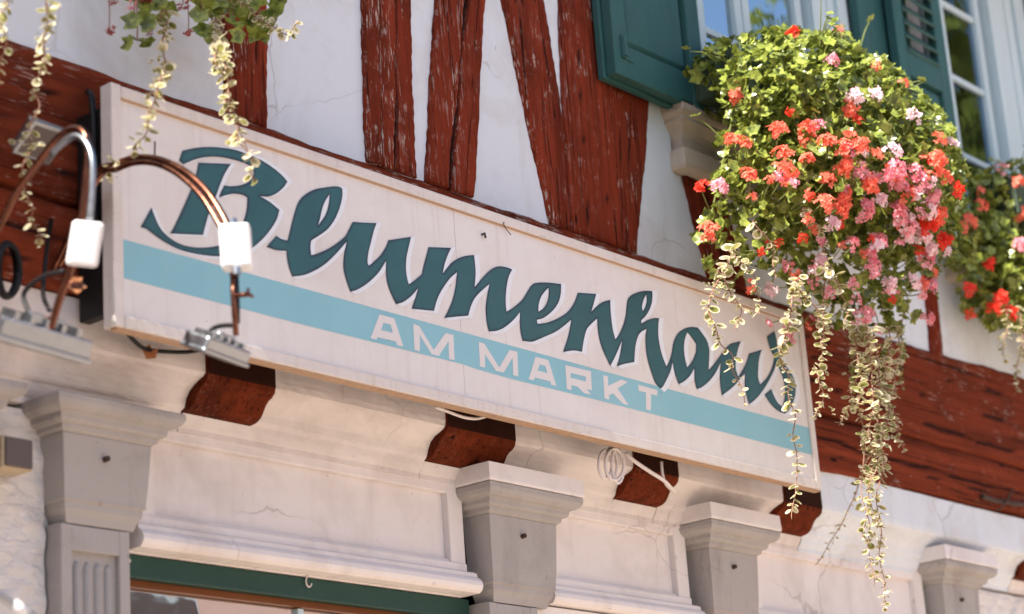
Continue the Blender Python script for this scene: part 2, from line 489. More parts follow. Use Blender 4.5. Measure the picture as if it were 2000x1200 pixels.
M['pink_wall'] = plaster('salmon_render', (0.74, 0.56, 0.48), (0.45, 0.3, 0.24), 20, 0.3, 0.006, 0.3)
M['added_brown'] = plaster('added_brown_render', (0.20, 0.14, 0.11), (0.15, 0.10, 0.08), 20, 0.3, 0.006, 0.3)
M['roof_tile'] = paint('orange_roof_tile', (0.40, 0.15, 0.07), 0.2, 0.8, (0.15, 0.06, 0.04), 0.3, 0.4, 5)
oh = empty('town_house', (13, -16, 0), 'salmon rendered house across the square, seen only mirrored in the shop glass', 'house')
MB().box(3, 24, -22, -14, 0, 8.2).build('wall', M['pink_wall'], oh)
MB().prof_x(2.5, 24.5, [(-13.3, 8.2), (-18, 11.5), (-22.7, 8.2)]).build('roof', M['roof_tile'], oh)
for k in range(6):
    for z in (1.2, 4.6):
        w = MB().box(4.5 + k * 3.3, 5.6 + k * 3.3, -14.0, -13.96, z, z + 1.7).build('window', M['white_wood'], oh)
        MB().box(4.6 + k * 3.3, 5.5 + k * 3.3, -13.96, -13.95, z + .1, z + 1.6).build('pane', M['grey_face'], w)

nh = empty('sky_blocking_house', (-14, -8, 0), 'plain brown rendered house added out of view at the left to block sky light', 'house')  # added house, out of view; blocks sky light so left-facing sides darken
MB().box(-20, -9.5, -12, -1.8, 0, 7.0).build('wall', M['added_brown'], nh)  # wall of the added sky-blocking house
MB().prof_x(-20.4, -9.2, [(-12.5, 7.002), (-7, 9.5), (-1.4, 7.002)]).build('roof', M['roof_tile'], nh)  # roof of the added sky-blocking house
for k in range(3):
    MB().box(-9.5, -9.45, -10.6 + k * 3, -9.5 + k * 3, 3.6, 5.2).build('window', M['white_wood'], nh)  # window of the added sky-blocking house

tr = empty('reflection_tree', (15.5, -5.5, 0), 'leafy tree added out of view to give a dark reflection in the upper window', 'tree')  # added tree, out of view; its crown darkens the reflection in the upper panes
MB().tube([(15.5, -5.5, 0), (15.45, -5.5, 4), (15.6, -5.4, 8), (15.4, -5.5, 11)], [.24, .2, .13, .05], 10).build('reflection_trunk', M['added_brown'], tr)
tv = []; tf = []
for _ in range(2600):
    d_ = Vector((random.gauss(0, 1), random.gauss(0, 1), random.gauss(0, 1))).normalized()
    rr_ = random.random() ** .4
    if math.sin(d_.x * 5) * math.sin(d_.y * 6) * math.sin(d_.z * 5 + 1) > .35: continue
    c_ = Vector((15.5, -5.5, 9.8)) + Vector((d_.x * 3.0, d_.y * 2.4, d_.z * 3.4)) * rr_
    u_ = Vector((random.uniform(-1, 1), random.uniform(-1, 1), random.uniform(-1, 1))).normalized() * .16
    w_ = u_.orthogonal().normalized() * .10
    b_ = len(tv); tv += [c_ - u_, c_ + w_, c_ + u_, c_ - w_]; tf.append((b_, b_ + 1, b_ + 2, b_ + 3))
MB().add(tv, tf).build('reflection_crown', M['geranium'], tr, kind='stuff')

# ------------------------------------------------------------------ the house
HB = Vector((1.0, 0.1, 0))
house = empty('half_timbered_house', HB, 'half-timbered house front with red beams, white plaster and a grey pilastered shopfront', 'house')

# --- upper wall: one plaster field between each pair of timbers
def field(poly):
    y0, y1 = 0.0, 0.20
    n = len(poly)
    vs = [(x, y0, z) for x, z in poly] + [(x, y1, z) for x, z in poly]
    fs = [tuple(range(n)), tuple(range(n, 2 * n))[::-1]] + [(i, n + i, n + (i + 1) % n, (i + 1) % n) for i in range(n)]
    MB().add(vs, fs).build('plaster_panel', M['plaster_up'], house)
e = 0.0015
T2c = (-0.09, 0.0); T3c = (0.185, 0.49); T4c = (0.77, 0.575)
zb, zt = 4.10, 5.5
field([(-6, zb), (-0.71 - e, zb), (-0.71 - e, zt), (-6, zt)])
field([(-0.71 + e, zb), (T2c[0] - e, zb), (T2c[1] - e, zt), (-0.71 + e, zt)])
field([(T2c[0] + e, zb), (T3c[0] - e, zb), (T3c[1] - e, zt), (T2c[1] + e, zt)])
field([(T3c[0] + e, zb), (T4c[0] - e, zb), (T4c[1] - e, zt), (T3c[1] + e, zt)])
field([(T4c[0] + e, zb), (0.96 - e, zb), (1.0 - e, zt), (T4c[1] + e, zt)])
field([(0.96 + e, zb), (1.78 - e, zb), (1.72 - e, 4.5), (1.50, 4.5), (1.50, zt), (1.0 + e, zt)])
field([(1.78 + e, zb), (3.37 - e, zb), (3.37 - e, 4.76), (1.72 + e, 4.76), (1.72 + e, 4.5)])
field([(3.37 + e, zb), (4.95, zb), (4.95, 4.76), (3.37 + e, 4.76)])
field([(2.93, 4.763), (3.65, 4.763), (3.65, 6.6), (2.93, 6.6)])
field([(4.953, zb), (9, zb), (9, 6.6), (4.953, 6.6)])
field([(-6, zt + .003), (1.5, zt + .003), (1.5, 6.6), (-6, 6.6)])
field([(1.503, 6.45), (2.927, 6.45), (2.927, 6.6), (1.503, 6.6)])
field([(3.653, 6.45), (4.95, 6.45), (4.95, 6.6), (3.653, 6.6)])

# --- timbers as worked surfaces: rows along the grain, columns across it
def lerp_poly(pts, s):            # pts sorted by key: [(s, value)]
    if s <= pts[0][0]:
        (a, va), (b_, vb) = pts[0], pts[1]
    elif s >= pts[-1][0]:
        (a, va), (b_, vb) = pts[-2], pts[-1]
    else:
        for i in range(len(pts) - 1):
            if pts[i][0] <= s <= pts[i + 1][0]:
                (a, va), (b_, vb) = pts[i], pts[i + 1]
                break
    return va + (vb - va) * (s - a) / (b_ - a)

def timber(name, axis, s0, s1, lo, hi, mat, yf=-0.014, depth=0.12, cracks=(), worn=None, rows=60, cols=22, wob=0.0026, parent=None):
    ph = random.uniform(0, 50)
    vs = []; fs = []; cr = []; wr = []
    W = cols + 1
    for i in range(rows + 1):
        s = s0 + (s1 - s0) * i / rows
        a = lerp_poly(lo, s); b_ = lerp_poly(hi, s)
        a += .0018 * math.sin(s * 131 + ph) + wob * (math.sin(s * 9 + ph) + 0.6 * math.sin(s * 23 + ph * 2) + .5 * math.sin(s * 61 + ph))
        b_ += .0018 * math.sin(s * 143 + ph) + wob * (math.sin(s * 8 + ph * 1.7) + 0.6 * math.sin(s * 27 + ph) + .5 * math.sin(s * 57 + ph))
        for j in range(W):
            t = j / cols
            # gather columns at the cracks so the split keeps a crisp edge
            q = a + (b_ - a) * t
            y = yf + 0.0022 * math.sin(t * 9 + ph + s * 3) + 0.0016 * math.sin(t * 31 + ph)
            ed = min(t, 1 - t) * abs(b_ - a)
            if ed < 0.012: y += (1 - ed / 0.012) ** 2 * 0.008
            c = 0.0
            for (path, w, dpt) in cracks:
                tc = lerp_poly(path, s) + 0.012 * math.sin(s * 17 + ph)
                d = abs(t - tc) * abs(b_ - a)
                ww = w * (0.65 + 0.35 * math.sin(s * 11 + ph * 3))
                if d < ww:
                    k = 1 - d / ww
                    y = max(y, min(y + dpt * k, -0.0015)); c = max(c, min(1.0, k * 1.6))
            cr.append(c)
            wv = worn(s, t) if worn else 0.0
            wr.append(max(0.0, min(1.0, wv)))
            vs.append((q, y, s) if axis == 'z' else (s, y, q))
    for i in range(rows):
        for j in range(cols):
            k = i * W + j
            fs.append((k, k + 1, k + W + 1, k + W))
    n0 = len(vs)
    # sides and back
    border = [i * W for i in range(rows + 1)] + [rows * W + j for j in range(1, W)] + [i * W + cols for i in range(rows - 1, -1, -1)] + [j for j in range(cols - 1, 0, -1)]
    for k in border:
        x, y, z = vs[k]
        vs.append((x, yf + depth, z)); cr.append(0); wr.append(0)
    nb = len(border)
    for i in range(nb):
        i2 = (i + 1) % nb
        fs.append((border[i], border[i2], n0 + i2, n0 + i))
    o = MB().add(vs, fs).build(name, mat, parent or house)
    for nm, arr in (('crack', cr), ('worn', wr)):
        at_ = o.data.attributes.new(nm, 'FLOAT', 'POINT')
        at_.data.foreach_set('value', arr)
    o.data.polygons.foreach_set('use_smooth', [True] * len(o.data.polygons))
    return o

R = random.random
timber('timber_post', 'z', 4.115, 5.45, [(4.1, -0.803), (5, -0.80)], [(4.1, -0.632), (4.6, -0.612), (5, -0.61)], M['wood_v'], cracks=[([(4, .72), (5, .7)], .006, .01)], worn=lambda s, t: 0.05)
timber('timber_post', 'z', 4.115, 5.45, cols=56, yf=-.018, mat=M['wood_v'], lo=[(4.1, -0.203), (4.67, -0.19), (5.4, -0.17)], hi=[(4.1, 0.02), (4.75, 0.051), (5.4, 0.07)],
       cracks=[([(4.1, .55), (4.45, .62), (5.4, .66)], .007, .012), ([(4.1, .3), (5.4, .36)], .003, .005)],
       worn=lambda s, t: 0.75 * (1 - abs(t - .2) * 2.6) + 0.45 * math.exp(-((s - 4.25) / .1) ** 2) + .25)
timber('timber_brace', 'z', 4.115, 5.45, [(4.1, 0.065), (4.79, 0.178), (5.4, 0.285)], [(4.1, 0.301), (4.87, 0.437), (5.4, 0.54)], M['wood_v'], cols=64, yf=-.018,
       cracks=[([(4.1, .46), (4.5, .55), (4.9, .60), (5.4, .6)], .016, .03), ([(4.1, .8), (5.4, .84)], .003, .005)],
       worn=lambda s, t: 0.9 * math.exp(-((t - .5) / .14) ** 2) * (1 if s < 4.55 else .4) + .35 * (1 - t))
timber('timber_brace', 'z', 4.115, 5.45, [(4.107, 0.708), (4.5, 0.62), (4.9, 0.533), (5.4, 0.42)], [(4.107, 0.818), (4.525, 0.826), (4.98, 0.779), (5.4, 0.735)], M['wood_v'],
       cracks=[([(4.1, .5), (5.4, .45)], .004, .008), ([(4.1, .82), (5.4, .7)], .003, .005)], worn=lambda s, t: .75 * math.exp(-(t / .18) ** 2) + .1)
timber('timber_post', 'z', 4.115, 6.55, [(4.107, 0.822), (4.525, 0.831), (5.0, 0.861), (6.5, 0.90)], [(4.108, 1.103), (4.75, 1.140), (6.5, 1.20)], M['wood_v'], yf=-0.019,
       cracks=[([(4.1, .3), (5, .33), (6.5, .3)], .003, .006), ([(4.1, .75), (4.5, .7), (6.5, .7)], .002, .004)], worn=lambda s, t: .22 * (1 - t), rows=100)
timber('timber_brace', 'z', 4.115, 5.6, [(4.108, 1.108), (4.75, 1.146), (5.6, 1.30)], [(4.113, 1.207), (4.512, 1.322), (4.756, 1.373), (5.6, 1.48)], M['wood_v'], yf=-0.011,
       cracks=[([(4.1, .35), (4.75, .45), (5.6, .5)], .005, .01), ([(4.1, .12), (4.75, .15), (5.6, .2)], .004, .008)], worn=lambda s, t: 0.0)
timber('timber_brace', 'z', 4.115, 4.5, [(4.1, 1.655), (4.51, 1.545)], [(4.1, 1.92), (4.51, 1.82)], M['wood_v'], rows=24, cracks=[([(4.1, .5), (4.5, .5)], .004, .008)])
timber('timber_post', 'z', 4.115, 4.5, [(4.1, 3.318), (4.5, 3.35)], [(4.1, 3.422), (4.5, 3.45)], M['wood_v'], rows=24, cols=10)
timber('timber_rail', 'x', -0.85, 0.90, [(-1, 5.46), (1, 5.46)], [(-1, 5.66), (1, 5.66)], M['wood_h'], yf=-0.014, rows=40)
# sill beam in two courses with the long drying splits
topw = lambda s, t: (.9 if t > .86 else 0) * (1 if -.4 < s < 1.5 else .4)
timber('sill_beam', 'x', -6, 9, [(-6, 3.705), (5, 3.705)], [(-6, 4.135), (-1.2, 4.108), (0, 4.112), (3.1, 4.118), (3.9, 4.15), (4.6, 4.16), (9, 4.16)], M['wood_h'], yf=-0.012, rows=300, cols=26,
       cracks=[([(-6, .35), (-1.8, .5), (-1.3, .42), (2.3, .3), (2.9, .22), (4.6, .1)], .012, .03), ([(-6, .75), (4.6, .72)], .003, .006), ([(-6, .15), (0, .2), (2.5, .55), (4.6, .4)], .005, .01)], worn=topw, depth=.2)
timber('sill_beam', 'x', -6, 9, [(-6, 3.44), (-1.2, 3.444), (2.3, 3.464), (4, 3.49), (4.6, 3.49), (9, 3.49)], [(-6, 3.69), (2.3, 3.685), (3, 3.70), (4.6, 3.70), (9, 3.70)], M['wood_h'], yf=-0.020, rows=300, cols=20,
       cracks=[([(-6, .5), (-1, .6), (2.3, .62), (2.7, .5), (4.6, .4)], .010, .02), ([(-6, .2), (4.6, .3)], .003, .006)], depth=.2)

# --- jetty: joist ends with curved undersides and white cornice between them
JOISTS = [(-2.02, -1.76), (-0.90, -0.64), (0.105, 0.435), (1.08, 1.335), (2.02, 2.28), (4.002, 4.27)]
jprof = [(-0.008, 3.475), (-0.008, 3.308), (-0.004, 3.294), (0.008, 3.283), (0.022, 3.277), (0.034, 3.266), (0.044, 3.250), (0.056, 3.234), (0.074, 3.224), (0.100, 3.220), (0.20, 3.219), (0.20, 3.475)]
for x0, x1 in JOISTS:
    mb = MB()
    for k in range(6):
        a0, a1 = x0 + (x1 - x0) * k / 6, x0 + (x1 - x0) * (k + 1) / 6
    o = MB().prof_x(x0, x1, [(y, min(z, 3.44) if z > 3.4 else z) for y, z in jprof]).build('joist_end', M['wood_j'], house)
    MB().box(x0 + .002, x1 - .002, -.0118, -.0085, 3.3085, 3.436, .001).build('end_shade', M['end_shade'], o)  # dark plate paints the deep shade under the sign onto the joist front
    MB().prof_x(x0 + .001, x1 - .001, [(0.098, 3.2185), (0.106, 3.205), (0.114, 3.192), (0.1215, 3.184), (0.1225, 3.1685), (0.21, 3.1665), (0.21, 3.2185)]).build('pocket_filling', M['plaster_band'], house)
cprof = [(0.0, 3.438), (0.0, 3.380), (0.0, 3.330), (0.002, 3.312), (0.010, 3.304), (0.026, 3.298), (0.048, 3.288), (0.066, 3.274), (0.080, 3.254), (0.087, 3.232), (0.092, 3.226), (0.100, 3.222), (0.106, 3.205), (0.114, 3.192), (0.122, 3.184), (0.123, 3.168), (0.22, 3.166), (0.22, 3.438)]
gaps = [(-6, JOISTS[0][0])] + [(JOISTS[i][1], JOISTS[i + 1][0]) for i in range(len(JOISTS) - 1)]
for gi, (a0, a1) in enumerate(gaps):
    a0 += .002; a1 -= .002
    n = max(4, int((a1 - a0) / 0.04))
    vs = []; fs = []
    P = cprof if gi < 5 else [(y if y > .05 else y - .006, z + (.03 if z > 3.43 else 0)) for y, z in cprof]
    L = len(P)
    ph = R() * 20
    for i in range(n + 1):
        x = a0 + (a1 - a0) * i / n
        for k, (y, z) in enumerate(P):
            w = (0.0022 * math.sin(x * 5 + ph + k * .2) + 0.0012 * math.sin(x * 23 + k * .5 + ph) + 0.0007 * math.sin(x * 71 + 2 * k))
            vs.append((x, y + (w if y < .15 else 0), z + (w * .7 if 3.17 < z < 3.4 else 0)))
    for i in range(n):
        for k in range(L):
            k2 = (k + 1) % L
            fs.append((i * L + k, i * L + k2, (i + 1) * L + k2, (i + 1) * L + k))
    fs += [tuple(range(L))[::-1], tuple(range(n * L, n * L + L))]
    MB().add(vs, fs).build('cornice', M['plaster_band'] if gi < 5 else M['plaster_up'], house)

# --- frieze with sunk fields and a round moulding along its foot
def frieze(x0, x1, foot=True):
    mb = MB()
    mb.box(x0, x1, 0.150, 0.30, 2.815, 3.20)
    o = mb.build('frieze', M['plaster_low'], house)
    b_ = 0.07
    mb = MB()
    mb.box(x0, x0 + b_, 0.124, 0.152, 2.905, 3.19, .004)
    mb.box(x1 - b_, x1, 0.124, 0.152, 2.905, 3.19, .004)
    mb.box(x0, x1, 0.118, 0.152, 2.86, 2.918, .006)
    mb.box(x0 + b_ - .004, x1 - b_ + .004, 0.126, 0.152, 3.140, 3.19, .004)
    mb.build('frieze_border', M['plaster_low'], o)
    # thin bead round the sunk field
    MB().box(x0 + b_, x1 - b_, 0.133, 0.151, 2.918, 2.928, .003).build('bead', M['plaster_low'], o)
    prof = [(0.30, 2.815), (0.092, 2.820), (0.081, 2.828), (0.075, 2.841), (0.078, 2.855), (0.088, 2.866), (0.097, 2.871), (0.099, 2.884), (0.112, 2.890), (0.30, 2.893)]
    MB().prof_x(x0 - .012, x1 + .02, prof).build('foot_moulding', M['plaster_low'], o, smooth=False)
    return o
frieze(-1.06, 0.305)
frieze(0.70, 1.53)
frieze(1.93, 3.235)

# --- pilasters
def pilaster(x0, x1, sx0, sx1, z_top=3.195, flutes=True, cap=True, zn=2.925):
    p = empty('pilaster', (0, 0, 0)); p.parent = house; p.location = Vector(((x0 + x1) / 2, 0.15, 0)) - HB
    yf = 0.048
    if cap: MB().rings(x0, x1, yf, 0.16, [(0.070, z_top + .055), (0.073, z_top + .003), (0.071, z_top - .004)]).build('capping', M['plaster_low'], p)
    zt_ = z_top - .006
    prof = [(0.066, zt_), (0.068, zt_ - .004), (0.067, zt_ - .018), (0.060, zt_ - .030), (0.048, zt_ - .038), (0.036, zt_ - .041), (0.033, zt_ - .045), (0.031, zt_ - .057),
            (0.024, zt_ - .064), (0.014, zt_ - .067), (0.012, zt_ - .078), (0.003, zt_ - .083), (0.002, zt_ - .085)]
    MB().rings(x0, x1, yf, 0.16, prof).build('capital', M['stone_grey'], p)
    zb_ = zn
    MB().rings(x0, x1, yf, 0.16, [(0.0, zt_ - .086), (-0.008, zb_ + .04), (-0.012, zb_), (-0.012, zb_ - .012), (-.018, zb_ - .016), (-.020, zb_ - .034), (-.03, zb_ - .05), (-.034, zb_ - .064), (-.036, zb_ - .070)]).build('neck_block', M['stone_grey'], p)
    # shaft: frame round a sunk panel with flutes
    ys = yf + .036
    mb = MB()
    mb.box(sx0, sx1, ys + .018, 0.30, 0.0, zn - .071)
    mb.box(sx0, sx0 + .035, ys, ys + .02, 0.0, zn - .072, .003)
    mb.box(sx1 - .035, sx1, ys, ys + .02, 0.0, zn - .072, .003)
    mb.box(sx0 + .034, sx1 - .034, ys + .001, ys + .02, zn - .14, zn - .073, .003)
    sh = mb.build('shaft', M['stone_grey'], p)
    if flutes:
        w = (sx1 - sx0 - .09) / 4
        for k in range(4):
            cx = sx0 + .045 + w * (k + .5)
            pts = [(cx, ys + .020, 0.3), (cx, ys + .020, zn - .18), (cx, ys + .022, zn - .165)]
            MB().tube(pts, [w * .36, w * .36, w * .2], 10).build('fluting', M['stone_grey'], sh, smooth=True)
    sx = (x0 + x1) / 2
    MB().tube([(sx - .01, yf + .012, z_top - .15), (sx - .01, yf - .012, z_top - .148)], .008, 8).build('bolt', M['iron'], p)
    return p
pilaster(-1.365, -1.065, -1.345, -1.115, 3.178, True, False)
pilaster(0.345, 0.685, 0.36, 0.60, 3.164, zn=2.868)
pilaster(1.565, 1.875, 1.60, 1.84, 3.184, zn=2.885)
pilaster(3.265, 3.575, 3.30, 3.54, 3.214)
pilaster(-1.90, -1.60, -1.88, -1.64, 3.178, True, False)

# --- ground floor walls and shop windows
def wall_piece(x0, x1, z0, z1, y0=0.14, mat='plaster_rough', name='wall'):
    return MB().box(x0, x1, y0, 0.35, z0, z1).build(name, M[mat], house)
# the visible rough coats are uneven sheets
def rough_wall(x0, x1, z0, z1, y0):
    nx, nz = int((x1 - x0) / .012), int((z1 - z0) / .012)
    vs = []; fs = []
    X = np.linspace(x0, x1, nx + 1); Z = np.linspace(z0, z1, nz + 1)
    for i in range(nx + 1):
        for k in range(nz + 1):
            x, z = X[i], Z[k]
            a_ = math.sin(x * 21 + 3 * math.sin(z * 9)) * math.sin(z * 26 + 2 * math.sin(x * 13)) + .5 * math.sin(x * 53 + z * 37 + 2 * math.sin(z * 31)) + .35 * math.sin(z * 83 - x * 61)
            vs.append((x, y0 - .005 * a_, z))
    W = nz + 1
    for i in range(nx):
        for k in range(nz):
            fs.append((i * W + k, (i + 1) * W + k, (i + 1) * W + k + 1, i * W + k + 1))
    o = MB().add(vs, fs).build('rough_plaster', M['plaster_rough'], house, smooth=True)
    return o
wall_piece(-1.62, -1.33, 0, 3.16, 0.155); wall_piece(-6, -1.90, 0, 3.16, 0.14); wall_piece(-1.88, -1.64, 2.8, 3.16, 0.15)
rough_wall(-1.66, -1.352, 2.2, 3.155, 0.140)
wall_piece(3.55, 9, 0, 3.16, 0.155)
rough_wall(3.545, 5.2, 2.6, 3.155, 0.135)
wall_piece(4.275, 9, 3.16, 3.485, 0.05, 'plaster_band')
for a0, a1 in ((-1.06, .34), (.70, 1.56), (1.88, 3.26)):
    wall_piece(a0, a1, 0, 0.55, 0.17, 'stone_grey', 'plinth')
def shop_window(x0, x1, mull):
    w = empty('shop_window', (0, 0, 0)); w.parent = house; w.location = Vector(((x0 + x1) / 2, 0.22, 0.55)) - HB
    MB().box(x0, x1, 0.155, 0.24, 2.750, 2.813, .004).build('head_rail', M['shop_green'], w)
    MB().box(x0, x1, 0.165, 0.24, 0.552, 0.65, .004).build('bottom_rail', M['shop_green'], w)
    for a_ in (x0, x1 - .05):
        MB().box(a_, a_ + .05, 0.170, 0.24, 0.655, 2.748, .003).build('stile', M['shop_green'], w)
    MB().box(x0 + .05, x1 - .05, 0.180, 0.25, 2.730, 2.749).build('reflection_strip', M['reflection_orange'], w)  # orange strip painted in for the eave's reflection in the glass
    for mx in mull:
        MB().box(mx - .012, mx + .012, 0.190, 0.225, 0.655, 2.728, .002).build('mullion', M['white_wood'], w)
    MB().box(x0 + .05, x1 - .05, 0.205, 0.211, 0.655, 2.728).build('pane', M['glass_shop'], w)
    for hx in (x0 + .03, x0 + .72):
        pts = [Vector((hx + .012 * math.cos(a_), 0.148, 2.800 + .016 * math.sin(a_))) for a_ in np.linspace(1.6, 6.0, 10)]
        MB().tube(pts, .0025, 6).build('hook', M['white_cable'], w, smooth=True)
    return w
M['reflection_orange'] = paint('painted_eave_reflection', (0.17, 0.055, 0.014), 0.35, 0.4, (0.05, 0.02, 0.01), 0.6, 0.2, 5, (0.5, 2, 4))  # brown orange of the reflected eave, put in as plain colour
shop_window(-1.10, .345, (round(at(582, 1175, .20).x, 3),))
shop_window(.60, 1.60, (1.1,))
shop_window(1.84, 3.30, (2.57,))
# a rolled awning box above the inner end of the second window
MB().box(0.62, 1.58, 0.11, 0.154, 2.785, 2.8135, .003).build('head_board', M['plaster_low'], house)

# shop interior: pale back wall and shelf
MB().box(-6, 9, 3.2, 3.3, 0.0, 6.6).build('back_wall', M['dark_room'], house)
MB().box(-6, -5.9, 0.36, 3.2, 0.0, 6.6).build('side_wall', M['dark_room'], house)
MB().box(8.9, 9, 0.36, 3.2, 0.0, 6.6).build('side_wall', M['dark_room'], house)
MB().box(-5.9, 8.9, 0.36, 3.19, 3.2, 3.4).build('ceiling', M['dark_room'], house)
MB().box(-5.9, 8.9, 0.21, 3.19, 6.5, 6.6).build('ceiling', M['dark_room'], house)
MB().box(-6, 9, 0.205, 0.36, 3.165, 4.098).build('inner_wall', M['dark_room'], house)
# eaves and roof above the picture
MB().box(-7, 10, -0.445, 3.6, 6.61, 6.72).build('eaves', M['wood_h'], house)
MB().prof_x(-7, 10, [(-0.455, 6.722), (1.4, 9.0), (3.66, 6.72)]).build('roof', M['roof_tile'], house)

# --- windows of the upper floor
def upper_window(x0, x1, gl, z0=4.79, z1=6.44, gm='glass_up', cf=.62):
    """x0..x1 outer edge of the casing; gl = list of glazed openings"""
    w = empty('window', (0, 0, 0)); w.parent = house; w.location = Vector(((x0 + x1) / 2, 0.05, z0)) - HB
    gx0, gx1 = gl[0][0], gl[-1][1]
    # casing: broad boards with a rebate and a bead
    for a0, a1, inner in ((x0, gx0 - .075, 1), (gx1 + .075, x1, -1)):
        c = MB()
        c.box(a0, a1, -0.008, 0.10, z0, z1, .004)
        w_ = a1 - a0
        if inner > 0: c.box(a0, a0 + w_ * .28, -0.026, -0.0085, z0, z1, .004).box(a1 - w_ * .12, a1, -.020, -.0085, z0, z1, .003)
        else: c.box(a1 - w_ * .28, a1, -0.026, -0.0085, z0, z1, .004).box(a0, a0 + w_ * .12, -.020, -.0085, z0, z1, .003).box(a1 - w_ * .52, a1 - w_ * .44, -.014, -.0085, z0, z1, .003)
        c.build('casing', M['white_wood'], w)
    MB().box(gx0 - .074, gx1 + .074, -.006, .10, z1 - .08, z1, .004).build('casing', M['white_wood'], w)
    for (a0, a1) in gl:
        s = MB()
        s.box(a0 - .05, a0, .022, .07, z0, z1 - .085, .004).box(a1, a1 + .05, .022, .07, z0, z1 - .085, .004)
        s.box(a0 + .001, a1 - .001, .024, .07, z0, z0 + .055, .003).box(a0 + .001, a1 - .001, .024, .07, z1 - .14, z1 - .086, .003)
        so = s.build('sash', M['white_wood'], w)
        zs = [z0 + .055, 5.215, 5.615, 6.0, z1 - .14]
        for zz in zs[1:-1]:
            MB().box(a0 + .001, a1 - .001, .030, .064, zz - .014, zz + .014, .003).build('glazing_bar', M['white_wood'], so)
        for k in range(len(zs) - 1):
            MB().box(a0 + .001, a1 - .001, .045, .049, zs[k] + (.015 if k else 0), zs[k + 1] - .015).build('pane', M[gm], so)
    # drawn curtain to one side behind the glass
    n = 16
    for (a0, a1) in gl:
        vs = []; fs = []
        cx0, cx1 = a0 + (a1 - a0) * cf, a1 + .08
        for i in range(n + 1):
            x = cx0 + (cx1 - cx0) * i / n
            y = .16 + .02 * math.sin(i * 1.7)
            vs += [(x, y, z0), (x, y, z1)]
        for i in range(n): fs.append((2 * i, 2 * i + 2, 2 * i + 3, 2 * i + 1))
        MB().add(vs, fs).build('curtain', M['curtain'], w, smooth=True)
    return w
upper_window(1.50, 2.93, [(1.86, 2.09), (2.20, 2.57)])
upper_window(3.655, 4.76, [(3.94, 4.285)], gm='glass_dim', cf=.40)

# stone sills, moulded and returned at the ends
for x0, x1, vis in ((1.52, 3.05, 1), (3.60, 4.90, 0)):
    MB().rings(x0, x1, -0.035, 0.15, [(0.062, 4.765), (0.066, 4.755), (0.066, 4.722), (0.058, 4.712), (0.050, 4.706), (0.050, 4.690), (0.040, 4.682), (0.022, 4.660), (0.010, 4.630), (0.006, 4.602), (0.008, 4.592), (0.034, 4.584), (0.036, 4.522), (0.030, 4.508), (0.0, 4.503)]).build('window_sill', M['stone_sill'], house)

# shutters
def shutter_panel(x0, x1, y0, z0=4.745, z1=6.40, louvre=None):
    s = empty('shutter', (0, 0, 0)); s.parent = house; s.location = Vector(((x0 + x1) / 2, y0, z0)) - HB
    th = .042; st = .085
    f = MB()
    f.box(x0, x0 + st, y0 - th, y0, z0, z1, .003).box(x1 - st, x1, y0 - th, y0, z0, z1, .003)
    f.box(x0 + st, x1 - st, y0 - th + .001, y0 - .001, z0 + .0005, z0 + .13, .003).box(x0 + st, x1 - st, y0 - th + .001, y0 - .001, z1 - .12, z1 - .0005, .003)
    if louvre: f.box(x0 + st, x1 - st, y0 - th + .001, y0 - .001, louvre - .12, louvre, .003)
    f.build('frame', M['shutter'], s)
    pz1 = louvre - .12 if louvre else z1 - .12
    a0, a1, b0, b1 = x0 + st, x1 - st, z0 + .13, pz1
    # raised and fielded panel
    MB().add([(a0, y0 - .010, b0), (a1, y0 - .010, b0), (a1, y0 - .010, b1), (a0, y0 - .010, b1),
              (a0 + .03, y0 - .030, b0 + .03), (a1 - .03, y0 - .030, b0 + .03), (a1 - .03, y0 - .030, b1 - .03), (a0 + .03, y0 - .030, b1 - .03)],
             [(0, 1, 5, 4), (1, 2, 6, 5), (2, 3, 7, 6), (3, 0, 4, 7), (4, 5, 6, 7), (3, 2, 1, 0)]).build('panel', M['shutter'], s)
    if louvre:
        zz = louvre + .03
        me = None
        while zz < z1 - .14:
            c = Vector(((x0 + x1) / 2, y0 - th / 2 - .003, zz))
            if me is None:
                mb = MB().obox((0, 0, 0), Vector(((x1 - x0) / 2 - st + .004, 0, 0)), Vector((0, -.024, -.030)), Vector((0, -.004, .0032)))
                me = mb.mesh('slat', M['shutter'])
            put('slat', me, s, Matrix.Translation(c))
            zz += .066
    return s
s1 = shutter_panel(1.045, 1.62, -0.060)
MB().box(1.030, 1.61, -0.057, -0.030, 4.735, 6.40, .003).build('backing_board', M['shutter'], s1)
for z in (4.86, 6.1):
    MB().box(1.085, 1.105, -.113, -.1022, z - .045, z + .045, .002).tube([(1.095, -.116, z - .04), (1.095, -.116, z + .04)], .009, 8).box(1.085, 1.16, -.1065, -.1022, z - .045, z - .025).build('hinge', M['shutter'], s1)
shutter_panel(2.945, 3.40, -0.028)
shutter_panel(3.182, 3.64, -0.074, 4.785, 6.42, 5.49)
shutter_panel(4.765, 5.22, -0.028)

